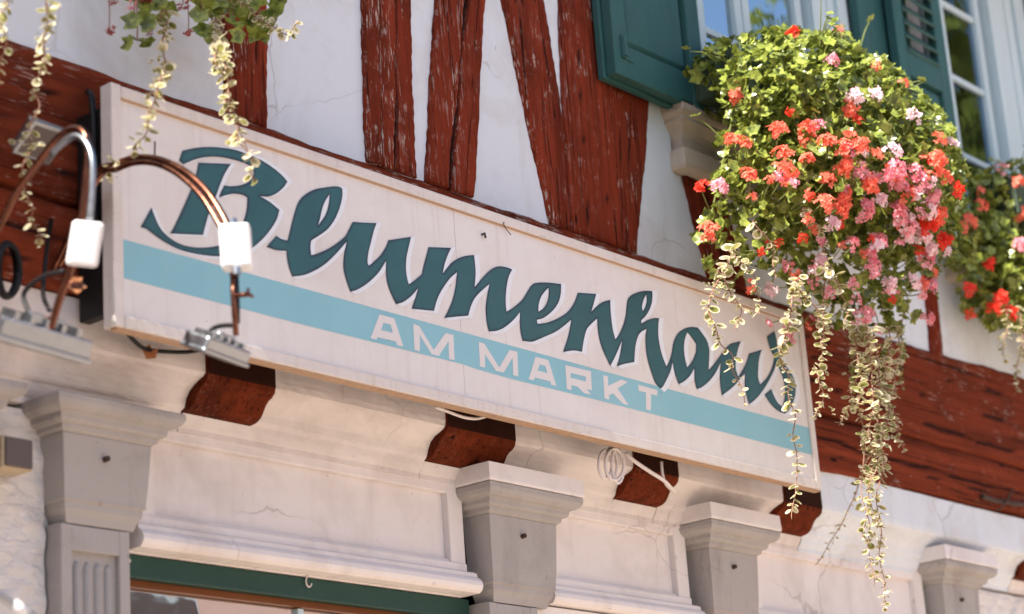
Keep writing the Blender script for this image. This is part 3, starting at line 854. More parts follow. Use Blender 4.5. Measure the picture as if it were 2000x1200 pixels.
# ------------------------------------------------------------------ the shop sign
SX0, SX1, SZ0, SZ1, SY = -1.38, 2.010, 3.312, 3.992, -0.18
sign = empty('shop_sign', ((SX0 + SX1) / 2, -0.12, SZ0), 'long white shop board lettered in sea green and light blue, fixed across the red beam', 'sign')
PY = SY + .009                                                   # face of the board
seam = at(895, 560, PY).x
for a0, a1 in ((SX0 + .02, seam - .0008), (seam + .0008, SX1 - .02)):
    MB().box(a0, a1, PY, PY + .012, SZ0 + .012, SZ1 - .012).build('board', M['sign_white'], sign)
rl = .034
def rail(x0, x1, z0, z1, d=.032): return MB().box(x0, x1, SY, SY + d, z0, z1, .0035).build('edge_rail', M['sign_rail'], sign)
rail(SX0, SX0 + rl, SZ0 + .003, SZ1 + .002, .046); rail(SX1 - rl, SX1, SZ0 + .003, SZ1 + .002)
rail(SX0 + rl + .001, SX1 - rl - .001, SZ1 - rl, SZ1)
rail(SX0 + rl + .001, SX1 - rl - .001, SZ0 + .003, SZ0 + .003 + rl)
MB().box(SX0 + .01, SX1 - .01, SY + .007, SY + .030, SZ0 - .004, SZ0 + .0025).build('bottom_batten', M['sign_under'], sign)
MB().box(SX0 + rl, SX1 - rl, SY + .002, PY, SZ1 - rl - .0045, SZ1 - rl - .0005).build('glazing_bead', M['sign_under'], sign)
for bx in (SX0 + .012, -.4, .7, 1.75):
    MB().box(bx, bx + .035, SY + .054, -.024, SZ0 + .05, SZ1 - .05, .003).build('mounting_bar', M['black'], sign)

def cr_poly(pts, ox, oy, nsub=5):
    """smooth the traced outline, keeping the points marked as corners sharp; crop pixels -> photograph pixels"""
    P = [(Vector((p[0] / 5 + ox, p[1] / 5 + oy)), len(p) > 2) for p in pts]
    n = len(P); out = []
    for i in range(n):
        p1, c1 = P[i]; p2, c2 = P[(i + 1) % n]
        p0 = P[i - 1][0] if not c1 else p1
        p3 = P[(i + 2) % n][0] if not c2 else p2
        if c1: p0 = p1 - (p2 - p1) * .5
        if c2: p3 = p2 + (p2 - p1) * .5
        if c1 and c2: out.append(p1); continue
        for k in range(nsub):
            t = k / nsub
            out.append(0.5 * ((2 * p1) + (p2 - p0) * t + (2 * p0 - 5 * p1 + 4 * p2 - p3) * t * t + (3 * p1 - p0 - 3 * p2 + p3) * t ** 3))
    return out

def on_sign(pts, y):
    return [(q.x, q.z) for q in (at(p[0], p[1], y) for p in pts)]

def inside(pts, polys):
    pts = np.asarray(pts); r = np.zeros(len(pts), bool)
    for poly in polys:
        A = np.asarray(poly); B = np.roll(A, -1, axis=0)
        for (x1, y1), (x2, y2) in zip(A, B):
            c = (y1 > pts[:, 1]) != (y2 > pts[:, 1])
            if y1 != y2:
                r ^= c & (pts[:, 0] < (x2 - x1) * (pts[:, 1] - y1) / (y2 - y1) + x1)
    return r

def print_shape(name, loops, y, mat, parent, grid=None, rimw=.016, thick=0.0):
    """flat print on the board: loops in metres on the board's plane"""
    vs = []; ed = []
    for lp in loops:
        n = len(vs); vs += [Vector(p) for p in lp]
        ed += [(n + i, n + (i + 1) % len(lp)) for i in range(len(lp))]
    nb = len(vs)
    if grid:
        A = np.array([v[:] for v in vs])
        gx, gz = np.meshgrid(np.arange(A[:, 0].min(), A[:, 0].max(), grid), np.arange(A[:, 1].min(), A[:, 1].max(), grid))
        gx[::2] += grid / 2
        G = np.c_[gx.ravel(), gz.ravel()]
        G = G[inside(G, loops)]
        vs += [Vector(p) for p in G]
    ov, oe, of, *_ = geometry.delaunay_2d_cdt(vs, ed, [], 0, 1e-6)
    ov = np.array([v[:] for v in ov])
    cen = np.array([ov[list(f)].mean(axis=0) for f in of])
    keep = inside(cen, loops)
    faces = [tuple(f) for f, k in zip(of, keep) if k]
    mb = MB().add([(p[0], y, p[1]) for p in ov], faces)
    o = mb.build(name, mat, parent)
    # flat faces must look outwards
    if grid:
        d = np.full(len(ov), 1e9)
        for lp in loops:
            A = np.asarray(lp); B = np.roll(A, -1, axis=0)
            for a_, b_ in zip(A, B):
                ab = b_ - a_; L = (ab ** 2).sum() + 1e-12
                t = np.clip(((ov - a_) @ ab) / L, 0, 1)
                d = np.minimum(d, np.hypot(*(ov - (a_ + t[:, None] * ab)).T))
        at_ = o.data.attributes.new('rim', 'FLOAT', 'POINT')
        at_.data.foreach_set('value', np.clip(d / rimw, 0, 1))
    return o

# stripe
print_shape('painted_stripe', [on_sign([(238, 467), (420, 516.5), (888, 645), (1587, 838), (1590, 890), (1400, 841), (1150, 777.5), (1000, 741), (930, 721), (905, 712), (600, 636.5), (239, 543)], PY - .0006)], PY - .0006, M['stripe'], sign)

B_stem = cr_poly([(640, 240, 1), (955, 252, 1), (900, 340), (860, 430), (800, 590), (740, 740), (705, 860), (683, 947, 1), (520, 940), (362, 932, 1), (400, 870), (480, 700), (560, 520), (610, 385)], 260, 270)
B_bowl = cr_poly([(482, 125, 1), (600, 98), (740, 87), (880, 95), (1000, 115), (1120, 160), (1250, 215), (1380, 300), (1460, 370), (1507, 425, 1), (1470, 480), (1400, 540), (1320, 572), (1240, 568, 1), (1330, 620), (1430, 702, 1),
                  (1400, 800), (1330, 910), (1240, 1010), (1130, 1095), (1000, 1140), (850, 1155), (700, 1145), (560, 1120), (430, 1080), (300, 1010), (200, 940), (130, 890), (73, 870, 1), (120, 790), (180, 680, 1), (210, 760), (260, 870),
                  (330, 950), (440, 1025), (560, 1062), (700, 1070), (850, 1048), (950, 1005), (1020, 930), (1080, 810), (1110, 700), (1118, 580, 1), (1060, 553), (980, 545), (900, 560), (840, 582, 1), (850, 545), (888, 462, 1), (960, 470), (1040, 462), (1110, 438),
                  (1165, 395, 1), (1180, 350), (1165, 300), (1120, 260), (1060, 235), (960, 205), (830, 183), (720, 185), (620, 205), (530, 240), (490, 256, 1), (450, 222, 1)], 260, 270)
W = []
def seg(pts, ox, oy):             # bring every run into the frame of the first crop (500, 340)
    for p in pts:
        q = (p[0] + (ox - 500) * 5, p[1] + (oy - 340) * 5)
        W.append(q + (1,) if len(p) > 2 else q)
seg([(103, 713, 1), (150, 660), (200, 605, 1), (250, 635), (310, 650, 1), (330, 570), (370, 410), (400, 310), (440, 240), (500, 190), (580, 150), (680, 132), (760, 122), (810, 125), (842, 142, 1), (845, 200), (830, 290), (800, 380), (760, 460),
     (700, 540), (620, 600), (540, 650, 1), (533, 700), (535, 750), (540, 793, 1), (600, 778), (700, 735), (800, 670), (870, 610), (905, 550), (930, 500), (947, 468, 1), (1060, 475), (1178, 480, 1), (1150, 560), (1125, 660), (1100, 760), (1090, 850),
     (1100, 897, 1), (1150, 860), (1220, 790), (1270, 710), (1293, 648, 1), (1400, 632), (1515, 615, 1), (1490, 720), (1470, 820), (1465, 920), (1475, 1010), (1492, 1077, 1)], 500, 340)
seg([(750, 640), (820, 580, 1), (840, 490), (870, 380), (885, 315, 1), (1000, 318), (1107, 322, 1), (1070, 400), (1040, 490), (1025, 572, 1), (1090, 490), (1150, 440), (1230, 405), (1330, 392, 1), (1340, 480), (1345, 580), (1335, 705, 1), (1400, 630), (1470, 555)], 660, 420)
seg([(540, 310), (600, 303), (660, 315), (703, 333, 1), (670, 400), (650, 490), (640, 590), (640, 680), (648, 745, 1), (720, 700), (800, 630), (850, 550), (890, 490), (930, 465), (1040, 460), (1180, 475, 1), (1178, 560), (1160, 640), (1120, 710),
     (1060, 770), (1000, 810), (943, 825, 1), (950, 863, 1), (1030, 855), (1130, 820), (1230, 760), (1290, 690), (1320, 630), (1343, 560, 1), (1430, 565), (1523, 572, 1), (1500, 660), (1475, 745, 1)], 860, 460)
seg([(530, 290), (590, 250), (660, 230, 1), (662, 310), (670, 410), (685, 520), (710, 615, 1), (750, 560), (785, 480), (810, 390), (820, 300), (830, 230), (860, 190), (930, 155), (1000, 142), (1070, 145, 1), (1072, 210), (1060, 280), (1030, 350),
     (995, 400), (962, 430, 1), (965, 460, 1), (1030, 425), (1090, 408), (1137, 410, 1), (1130, 480), (1130, 580), (1145, 680), (1170, 780), (1208, 880, 1), (1240, 820), (1262, 740), (1275, 660), (1300, 590), (1340, 540), (1400, 505), (1460, 495), (1515, 500, 1)], 1060, 540)
seg([(460, 260), (505, 330), (528, 420), (525, 520), (522, 612, 1), (570, 560), (630, 480), (680, 410), (740, 355, 1), (835, 333, 1), (805, 420), (788, 510), (785, 600), (810, 680, 1), (860, 600), (900, 510), (913, 455, 1), (980, 435), (1040, 417, 1),
     (1015, 500), (1005, 600), (1005, 690), (1025, 755, 1), (1090, 690), (1140, 590), (1162, 495, 1), (1120, 400), (1090, 290, 1), (1165, 235, 1), (1185, 330), (1200, 440), (1250, 540), (1330, 650), (1365, 740), (1370, 830), (1350, 920), (1310, 1000),
     (1265, 1043, 1), (1200, 1015), (1130, 950), (1065, 855, 1), (1132, 800, 1), (1160, 870), (1200, 940), (1245, 972, 1), (1265, 880), (1265, 780), (1240, 670), (1185, 550, 1), (1160, 620), (1110, 720), (1040, 830), (970, 910), (915, 950, 1), (890, 860),
     (875, 760), (872, 650, 1), (830, 700), (760, 780), (650, 865, 1), (635, 760), (630, 640), (637, 545, 1), (590, 640), (530, 720), (460, 780), (405, 803, 1), (385, 720), (378, 600, 1), (340, 670), (290, 720), (228, 755, 1), (205, 690), (180, 610), (168, 540, 1),
     (150, 620), (115, 700), (75, 775), (50, 795, 1)], 1280, 600)
seg([(1100, 1040), (1060, 930), (1030, 830), (1012, 740), (1005, 620), (1012, 515, 1), (960, 545), (930, 590), (905, 690), (895, 838, 1), (800, 855), (725, 880, 1), (755, 760), (775, 628, 1), (740, 710), (700, 800), (660, 875, 1), (610, 770), (570, 670),
     (545, 560), (530, 412, 1), (480, 460), (430, 520), (400, 630), (385, 738, 1), (300, 725), (200, 740, 1), (240, 620), (265, 520), (277, 425, 1), (200, 490), (120, 545)], 1060, 540)
seg([(1020, 990), (950, 1020), (890, 1040), (803, 1030, 1), (785, 940), (778, 850), (777, 750, 1), (720, 820), (640, 890), (560, 930), (475, 940, 1), (455, 850), (445, 740), (450, 650), (480, 475, 1), (400, 545), (340, 610), (300, 690), (273, 785, 1),
     (150, 795), (38, 808, 1), (80, 730), (120, 630), (150, 500), (163, 360, 1), (100, 415), (50, 480)], 860, 460)
seg([(1000, 760), (965, 840), (938, 938, 1), (830, 928), (722, 917, 1), (750, 830), (783, 717, 1), (720, 790), (640, 850), (570, 873, 1), (520, 770), (480, 650), (470, 540), (470, 450, 1), (400, 560), (300, 660), (200, 725), (122, 753, 1), (80, 630), (55, 520), (60, 400), (85, 262, 1)], 660, 420)
seg([(800, 760), (700, 860), (600, 930), (480, 985), (357, 1003, 1), (325, 920), (305, 820), (300, 753, 1), (200, 745)], 500, 340)
word = cr_poly(W, 500, 340, 4)
holes = [cr_poly([(717, 200, 1), (715, 260), (700, 350), (660, 430), (605, 503, 1), (625, 440), (650, 330), (680, 260)], 500, 340),
         cr_poly([(1055, 513, 1), (1060, 580), (1045, 650), (1010, 710), (958, 745, 1), (962, 670), (985, 600), (1020, 550)], 860, 460),
         cr_poly([(1010, 180, 1), (1015, 240), (1000, 300), (978, 338, 1), (970, 300), (985, 230)], 1060, 540),
         cr_poly([(1412, 548, 1), (1450, 590), (1500, 660, 1), (1495, 740), (1465, 820), (1412, 890, 1), (1390, 800), (1380, 700), (1390, 610)], 1060, 540)]
LY = PY - .0018
def base_line(x): return 505 + (x - 300) * 0.262         # foot of the lettering, in photograph pixels
def shift(pts, k, h):
    out = []
    for p in pts:
        rel = (p.y - (base_line(p.x) - h)) / h            # 0 at the head, 1 at the foot
        out.append(Vector((p.x + k * (8.8 - 1.6 * rel), p.y + k * (-.8 + 8.0 * max(0, min(1.1, rel))))))
    return out
for nm, loops, h in (('painted_letter', [B_stem], 190), ('painted_letter', [B_bowl], 190), ('painted_word', [word] + holes, 150)):
    print_shape(nm, [on_sign(l, LY) for l in loops], LY, M['letter'], sign, .009, .017)
    for j, k in enumerate((1.0, .66, .33)):
        print_shape('drop_shade', [on_sign(shift(l, k, h), PY - .0010 - .0002 * j) for l in loops], PY - .0010 - .0002 * j, M['letter_white'], sign)

def block(loops, ox, oy):
    y = PY - .0012
    print_shape('block_letter', [on_sign([(p[0] / 5 + ox, p[1] / 5 + oy) for p in l], y) for l in loops], y, M['letter_cream'], sign)
block([[(205, 122), (350, 160), (440, 437), (380, 422), (365, 385), (185, 345), (178, 370), (118, 355)], [(245, 202), (315, 222), (337, 302), (222, 275)]], 700, 590)
block([[(535, 212), (595, 238), (735, 468), (850, 305), (928, 322), (940, 570), (885, 557), (880, 385), (785, 530), (715, 510), (600, 325), (600, 482), (547, 470)]], 700, 590)
block([[(1175, 390), (1230, 408), (1375, 640), (1475, 470), (1552, 487), (1562, 728), (1512, 715), (1505, 545), (1420, 690), (1345, 675), (1235, 508), (1238, 642), (1187, 630)]], 700, 590)
block([[(230, 235), (355, 268), (435, 523), (385, 510), (372, 475), (222, 438), (212, 466), (162, 455)], [(270, 310), (325, 325), (347, 395), (250, 370)]], 1000, 650)
block([[(520, 317), (770, 378), (780, 562), (730, 552), (775, 607), (705, 592), (640, 528), (582, 512), (580, 563), (535, 548)], [(572, 393), (722, 430), (722, 478), (572, 440)]], 1000, 650)
block([[(890, 415), (935, 427), (940, 520), (1065, 458), (1130, 483), (1030, 545), (1140, 710), (1080, 692), (985, 592), (948, 612), (950, 655), (903, 640)]], 1000, 650)
block([[(1230, 508), (1418, 560), (1418, 615), (1358, 600), (1355, 762), (1310, 750), (1308, 585), (1240, 570)]], 1000, 650)
p = at(941, 459, PY)
MB().tube([p + Vector((0, .002, 0)), p + Vector((0, -.012, .002)), p + Vector((.001, -.014, -.014))], .004, 6).build('nail', M['iron'], sign)
p = at(302, 290, PY)
MB().obox(p, Vector((.0018, 0, 0)), Vector((0, .002, 0)), Vector((.001, 0, .02))).build('scratch', M['iron'], sign)
pts = [at(986, 428, -.17), at(984, 438, -.184), at(989, 448, -.186), at(998, 459, -.186)]
tag(MB().tube(smooth_path(pts, 4), .0016, 5).build('wire_end', M['iron'], origin=pts[0]), 'thin loose wire end hooked over the top rail of the sign', 'wire')

# ------------------------------------------------------------------ cables
def cable(name, pts, r, mat, label, cat='cable', n=6):
    return MB().tube(smooth_path(pts, n), r, 7).build(name, M[mat], smooth=True, origin=pts[0], label=label, cat=cat)
cable('black_cable', [at(240, 640, -.10), at(256, 660, -.08), at(282, 681, -.05), at(320, 687, -.04), at(366, 688, -.04), at(410, 680, -.06)], .006, 'black', 'thin black cable sagging under the left end of the sign')
cc = empty('white_cable', at(1210, 880, -.08), 'coil of white cable hanging from the underside of the sign, tail to the right', 'cable')
mb = MB()
for cx, w, hgt, ph in ((1180, 15, 45, 0), (1192, 13, 52, .3), (1205, 14, 60, .6), (1198, 20, 50, .9)):
    pts = [at(cx + w * math.cos(a_) + 10 * (1 - math.cos(a_)) * .2, 895 + hgt * .5 * (1 - math.cos(a_ * 1.0 + 0)) * 0 + hgt * math.sin(a_) * .62 + 12, -.085 - .01 * ph) for a_ in np.linspace(-1.9, 4.4, 22)]
    mb.tube(pts, .0052, 7)
mb.tube(smooth_path([at(1222, 885, -.09), at(1238, 900, -.10), at(1270, 922, -.10), at(1298, 940, -.09), at(1318, 962, -.06)], 5), .0068, 7)
mb.tube(smooth_path([at(1292, 902, -.09), at(1294, 925, -.09), at(1300, 945, -.08), at(1312, 958, -.06)], 5), .005, 7)
mb.build('loop', M['white_cable'], cc, smooth=True)
cable('white_cable', [at(850, 795, -.13), at(872, 803, -.12), at(905, 815, -.115), at(930, 818, -.115), at(948, 814, -.13)], .005, 'white_cable', 'short white cable bowed below the middle of the sign')
# black coil at the far left
kc = empty('cable_coil', at(15, 470, -.06), 'black cable coil hanging on the red beam at the far left of the sign', 'cable')
mb = MB()
for k in range(5):
    pts = [at(14 + (17 + k * 1.2) * math.cos(a_) + 3 * math.sin(k * 2), 528 + (52 + 3 * math.sin(k * 3)) * math.sin(a_), -.06 - .012 * k) for a_ in np.linspace(0, 2 * math.pi, 26)]
    mb.tube(pts, .0075, 7)
mb.build('loop', M['black'], kc, smooth=True)
cable('black_cable', [at(172, 180, -.03), at(178, 190, -.08), at(183, 240, -.10), at(184, 330, -.10), at(188, 450, -.10), at(190, 540, -.08), at(196, 585, -.05)], .010, 'black', 'thick black cable running down beside the left edge of the sign')
cable('black_cable', [at(100, 430, -.03), at(92, 480, -.10), at(85, 550, -.16), at(85, 580, -.2), at(96, 606, -.3)], .006, 'black', 'black cable hanging behind the left floodlight arm')

# ------------------------------------------------------------------ floodlights on copper arms
def floodlight_head(parent, c, fwd, side, w, d, h, lens=None):
    """small finned aluminium LED floodlight, c = centre; lens looks along fwd"""
    fwd = fwd.normalized(); side = (side - fwd * side.dot(fwd)).normalized(); upv = fwd.cross(side)
    b_ = MB().obox(c, side * w / 2, upv * d / 2, fwd * h * .30, .006)
    body = b_.build('housing', M['steel'], parent)
    f = MB().obox(c + fwd * h * .36, side * w * .53, upv * d * .53, fwd * h * .10, .004)
    f.build('lens_frame', M['steel'], body)
    MB().obox(c + fwd * h * .47, side * w * .44, upv * d * .42, fwd * h * .02).build('lens', lens or M['white_plastic'], body)
    me = None
    for k in range(5):
        q = c - fwd * h * .42 + side * (w * (k - 2) * .17)
        MB().obox(q, side * w * .028, upv * d * .40, fwd * h * .14, .001).build('fin', M['steel'], body)
    MB().obox(c - fwd * h * .5 + upv * d * .1, side * w * .2, upv * d * .16, fwd * h * .18, .004).build('cable_gland', M['steel'], body)
    return body

X2 = -1.44
lamp = empty('floodlight', atx(185, 345, X2), 'aluminium floodlight on a copper arm arching in front of the letter B', 'lamp', 'sign floodlights on copper arms')
arm = smooth_path([Vector((X2, -.03, 3.50)), Vector((X2, -.10, 3.56)), atx(185, 345, X2), atx(225, 322, X2), atx(265, 309, X2), atx(310, 312, X2), atx(360, 335, X2), atx(400, 370, X2), atx(428, 410, X2), atx(448, 450, X2), atx(456, 490, X2), atx(456, 540, X2)], 5)
MB().tube(arm, .0095, 10).build('arm', M['copper'], lamp, smooth=True)
arm2 = smooth_path([Vector((X2 - .02, -.03, 3.48)), atx(190, 352, X2 - .014), atx(228, 331, X2 - .014), atx(268, 318, X2 - .014), atx(310, 322, X2 - .014), atx(352, 344, X2 - .014), atx(392, 382, X2 - .014), atx(420, 425, X2 - .014), atx(444, 470, X2 - .014)], 5)
MB().tube(arm2, .0075, 10).build('conduit', M['copper'], lamp, smooth=True)
c2 = atx(461, 484, X2 - .02)
to_cam = (CAM - c2).normalized()
MB().obox(c2, Vector((.62, -.78, -.02)).normalized() * .0375, Vector((-.78, -.62, .10)).normalized() * .018, (-RD - RX * .07).normalized() * .055, .009).build('driver_box', M['white_plastic'], lamp, smooth=False)
MB().tube([c2 + Vector((0, 0, .050)), c2 + Vector((-.004, .006, .072))], .0105, 8).build('gland', M['steel'], lamp)
MB().tube([c2 + Vector((0, 0, -.050)), c2 + Vector((0, 0, -.068))], .010, 8).build('gland', M['steel'], lamp)
MB().tube([atx(455, 528, X2), atx(456, 580, X2), atx(461, 655, X2)], .0075, 10).build('drop_pipe', M['copper'], lamp, smooth=True)
MB().tube([atx(461, 528, X2 + .02), atx(464, 600, X2 + .02), atx(464, 632, X2 + .02)], .006, 8).build('drop_cable', M['black'], lamp, smooth=True)
v0 = atx(462, 578, X2)
MB().tube([v0, v0 + Vector((.018, -.022, .002)), v0 + Vector((.026, -.032, -.006))], [.006, .007, .003], 8).tube([v0 + Vector((.018, -.022, .0)), v0 + Vector((.014, -.026, .016))], .004, 6).build('clamp_screw', M['copper'], lamp, smooth=True)
MB().tube(smooth_path([atx(455, 636, X2), atx(440, 636, X2), atx(420, 640, X2), atx(404, 655, X2)], 5), .006, 8).build('flex', M['black'], lamp, smooth=True)
floodlight_head(lamp, atx(424, 678, X2), Vector((-.10, .42, -.9)), Vector((1, 0, -.14)), .140, .095, .052, M['grey_face'])

X1 = -1.80
lamp1 = empty('floodlight', atx(0, 440, X1), 'blurred aluminium floodlight on a copper arm beyond the left end of the sign', 'lamp', 'sign floodlights on copper arms')
arm = smooth_path([Vector((X1, -.03, 3.30)), atx(-6, 450, X1), atx(30, 380, X1), atx(80, 312, X1), atx(118, 266, X1), atx(150, 252, X1), atx(168, 268, X1), atx(172, 310, X1), atx(166, 370, X1), atx(158, 440, X1), atx(140, 520, X1), atx(118, 580, X1), atx(98, 645, X1)], 5)
MB().tube(arm, .0095, 10).build('arm', M['copper'], lamp1, smooth=True)
arm2 = smooth_path([atx(100, 300, X1 - .02), atx(140, 268, X1 - .02), atx(165, 275, X1 - .02), atx(180, 310, X1 - .02), atx(180, 370, X1 - .02), atx(175, 430, X1 - .02)], 5)
MB().tube(arm2, .008, 10).build('conduit', M['steel'], lamp1, smooth=True)
c1 = atx(166, 477, X1 - .02)
MB().obox(c1, (RX + RD * .10 + RF * .25).normalized() * .036, (-RF + RX * .25).normalized() * .018, (-RD + RX * .16).normalized() * .053, .009).build('driver_box', M['white_plastic'], lamp1)
MB().tube(smooth_path([atx(125, 530, X1), atx(85, 540, X1), atx(48, 570, X1), atx(52, 600, X1), atx(68, 630, X1)], 5), .006, 8).build('flex', M['black'], lamp1, smooth=True)
MB().obox(atx(150, 558, X1), Vector((.012, -.01, 0)), Vector((0, 0, .008)), Vector((.006, .006, 0)), .003).build('clamp_screw', M['copper'], lamp1)
floodlight_head(lamp1, atx(74, 655, X1), Vector((-.04, .42, -.9)), Vector((1, -.25, -.05)), .235, .11, .075, M['grey_face'])

lamp0 = empty('floodlight', at(75, 270, -.03), 'small silver floodlight with a glass front, fixed flat on the red beam at upper left', 'lamp')
p0 = at(75, 272, -.14)
floodlight_head(lamp0, p0, Vector((.10, -.62, -.75)), Vector((1, .1, 0)), .125, .10, .045, M['grey_face'])
MB().obox(at(72, 290, -.06), Vector((.02, 0, 0)), Vector((0, .045, 0)), Vector((0, 0, .012)), .002).build('bracket', M['black'], lamp0)

# sensor box and conduit by the shop corner
sb = empty('sensor_box', at(30, 885, .12), 'beige and grey sensor box on the rough wall left of the first pilaster', 'box')
q = at(40, 886, .045)
MB().box(q.x - .055, q.x + .040, .048, .125, q.z - .042, q.z + .042, .004).build('case', M['beige'], sb)
MB().box(q.x - .048, q.x + .036, .040, .0485, q.z - .038, q.z + .038, .003).build('face', M['grey_face'], sb)
MB().tube(smooth_path([(q.x - .12, .105, q.z + .05), (q.x - .08, .10, q.z + .075), (q.x - .045, .10, q.z + .07), (q.x - .03, .10, q.z + .04)], 5), .012, 8).build('conduit', M['white_cable'], sb, smooth=True)
# blurred metal rail close to the lens at lower left
pts = [at(-60, 1140, -.8), at(0, 1166, -.8), at(30, 1184, -.8), at(62, 1206, -.8), at(110, 1246, -.8)]
rod = empty('awning_arm', pts[0], 'bright curved metal arm cut off by the lower left corner', 'pole')
MB().tube(smooth_path(pts, 5), .008, 10).build('tube', M['steel'], rod, smooth=True)
MB().tube([at(26, 1181, -.8), at(50, 1198, -.8)], .011, 10).build('sleeve', M['white_plastic'], rod, smooth=True)
MB().tube([at(110, 1246, -.8), Vector((at(110, 1246, -.8).x + .1, -.4, 2.3)), Vector((-1.7, .14, 2.2))], .008, 10).build('tube', M['steel'], rod, smooth=True)
# iron pintle in the beam at far right
pz = at(1950, 978, -.03)
ih = empty('iron_hook', pz, 'rusty iron cramp and twisted wire on the beam end at far right', 'hook')
MB().tube([at(1918, 970, -.035), at(1950, 980, -.04), at(1998, 986, -.04)], [.012, .010, .009], 7).tube(smooth_path([at(1978, 955, -.05), at(1970, 972, -.06), at(1958, 990, -.05), at(1946, 998, -.03)], 4), .004, 6).tube([at(1956, 973, -.05), at(1985, 992, -.05)], .004, 6).build('cramp', M['iron'], ih)

# ------------------------------------------------------------------ plants
def with_attr(me, vals):
    a_ = me.attributes.new('edge', 'FLOAT', 'POINT'); a_.data.foreach_set('value', vals)
    return me

def geranium_leaf_data(rnd, lobes=5):
    """lobed round leaf about 1 across, stalk at -y; centre fan plus rim"""
    n = 15
    vs = [(0, -.12, 0)]; ed = [0.0]
    cup = rnd.uniform(.05, .28)
    for i in range(n):
        a_ = -math.pi / 2 + 2 * math.pi * (i + .5) / n
        r = .5 * (1 + .16 * math.cos(lobes * (a_ - math.pi / 2))) * rnd.uniform(.93, 1.06)
        if i in (0, n - 1): r *= .62
        vs.append((r * math.cos(a_), r * math.sin(a_), cup * r + .05 * math.sin(lobes * a_ + 1) + rnd.uniform(-.03, .03)))
        ed.append(1.0)
    fs = [(0, 1 + i, 1 + (i + 1) % n) for i in range(n)]
    return vs, fs, ed

def vine_leaf_data(rnd):
    n = 10
    vs = [(0, 0, 0)]; ed = [0.0]; cup = rnd.uniform(-.1, .35)
    ring = []
    for j, (rr, e_) in enumerate(((.32, .35), (.5, 1.0))):
        for i in range(n):
            a_ = -math.pi / 2 + 2 * math.pi * i / n
            r = rr * (1 + (.06 * (i % 2) if j else 0))
            if i == 0: r *= 1.15
            vs.append((r * math.cos(a_) * .88, r * math.sin(a_) + .5, cup * r * r * 2)); ed.append(e_)
    fs = [(0, 1 + i, 1 + (i + 1) % n) for i in range(n)]
    for i in range(n):
        i2 = (i + 1) % n
        fs.append((1 + i, 1 + n + i, 1 + n + i2, 1 + i2))
    return vs, fs, ed

def mk(name, data, mat):
    vs, fs, ed = data
    me = bpy.data.meshes.new(name); me.from_pydata(vs, [], fs); me.materials.append(mat)
    me.polygons.foreach_set('use_smooth', [True] * len(me.polygons))
    return with_attr(me, ed)

rr = random.Random(3)
G_LEAF = [geranium_leaf_data(rr) for _ in range(5)]
G_MESH = [mk('leaf', d, M['geranium']) for d in G_LEAF]
V_LEAF = [vine_leaf_data(rr) for _ in range(4)]
V_MESH = [mk('leaf', d, M['variegated']) for d in V_LEAF]

def flower_mesh(mat, n=15, seed=0, spread=1.0):
    """loose umbel of five-petalled florets on fine stalks, about 1 across, opening to +z"""
    r_ = random.Random(seed)
    vs = []; fs = []; ed = []
    ex, ey = r_.uniform(.8, 1.15), r_.uniform(.75, 1.1)
    cx, cy = r_.uniform(-.08, .08), r_.uniform(-.08, .08)
    for k in range(n):
        rad = math.sqrt((k + .3) / n) * r_.uniform(.75, 1.15); ph = k * 2.39996 + r_.uniform(-.5, .5)
        x, y = rad * math.cos(ph) * .40 * ex + cx, rad * math.sin(ph) * .40 * ey + cy
        c = Vector((x, y, .20 - .30 * rad * rad + r_.uniform(-.07, .07)))
        d = Vector((x * 1.6, y * 1.6, .55))
        nrm = (d + Vector((r_.uniform(-.5, .5), r_.uniform(-.5, .5), r_.uniform(-.2, .3)))).normalized()
        q = nrm.to_track_quat('Z', 'Y') @ Quaternion((0, 0, 1), r_.uniform(0, 6.28))
        R_ = r_.uniform(.15, .235)
        for p_ in range(5):
            a_ = p_ * 2 * math.pi / 5 + (0.16 if p_ in (0, 1) else -.07)
            u = Vector((math.cos(a_), math.sin(a_), 0)); w = Vector((-math.sin(a_), math.cos(a_), 0))
            L = R_ * r_.uniform(.8, 1.12)
            cz = r_.uniform(.01, .08)
            wd = r_.uniform(.34, .46)
            pts = [u * L * .05, u * L * .5 + w * L * wd * .8 + Vector((0, 0, cz * .6)), u * L * .88 + w * L * wd * .75 + Vector((0, 0, cz * .4)), u * L * 1.02 + Vector((0, 0, cz * .1)), u * L * .88 - w * L * wd * .75 + Vector((0, 0, cz * .4)), u * L * .5 - w * L * wd * .8 + Vector((0, 0, cz * .6))]
            b0 = len(vs)
            vs += [tuple(c + q @ x_) for x_ in pts]; ed += [1.0, .4, .1, .0, .1, .4]
            fs += [(b0, b0 + 1, b0 + 2, b0 + 3), (b0, b0 + 3, b0 + 4, b0 + 5)]
        # stalk of the floret
        b0 = len(vs); w = Vector((.008, 0, 0))
        vs += [tuple(c - w), tuple(c + w), (cx * .5, cy * .5, -.30)]; ed += [.9, .9, .9]; fs += [(b0, b0 + 1, b0 + 2)]
    me = bpy.data.meshes.new('flower_head'); me.from_pydata(vs, [], fs); me.materials.append(mat)
    return with_attr(me, ed)
FL = {k: [flower_mesh(M[k], n, 10 * i + s, sp) for s, (n, sp) in enumerate(((14, 1), (11, 1), (17, 1), (7, 1)))] for i, k in enumerate(('coral', 'scarlet', 'pink', 'blush', 'dried'))}

def orient(nrm, rnd, scale, spin=None):
    q = nrm.normalized().to_track_quat('Z', 'Y') @ Quaternion((0, 0, 1), rnd.uniform(0, 6.283) if spin is None else spin)
    return q.to_matrix().to_4x4() @ Matrix.Diagonal((scale, scale, scale, 1))

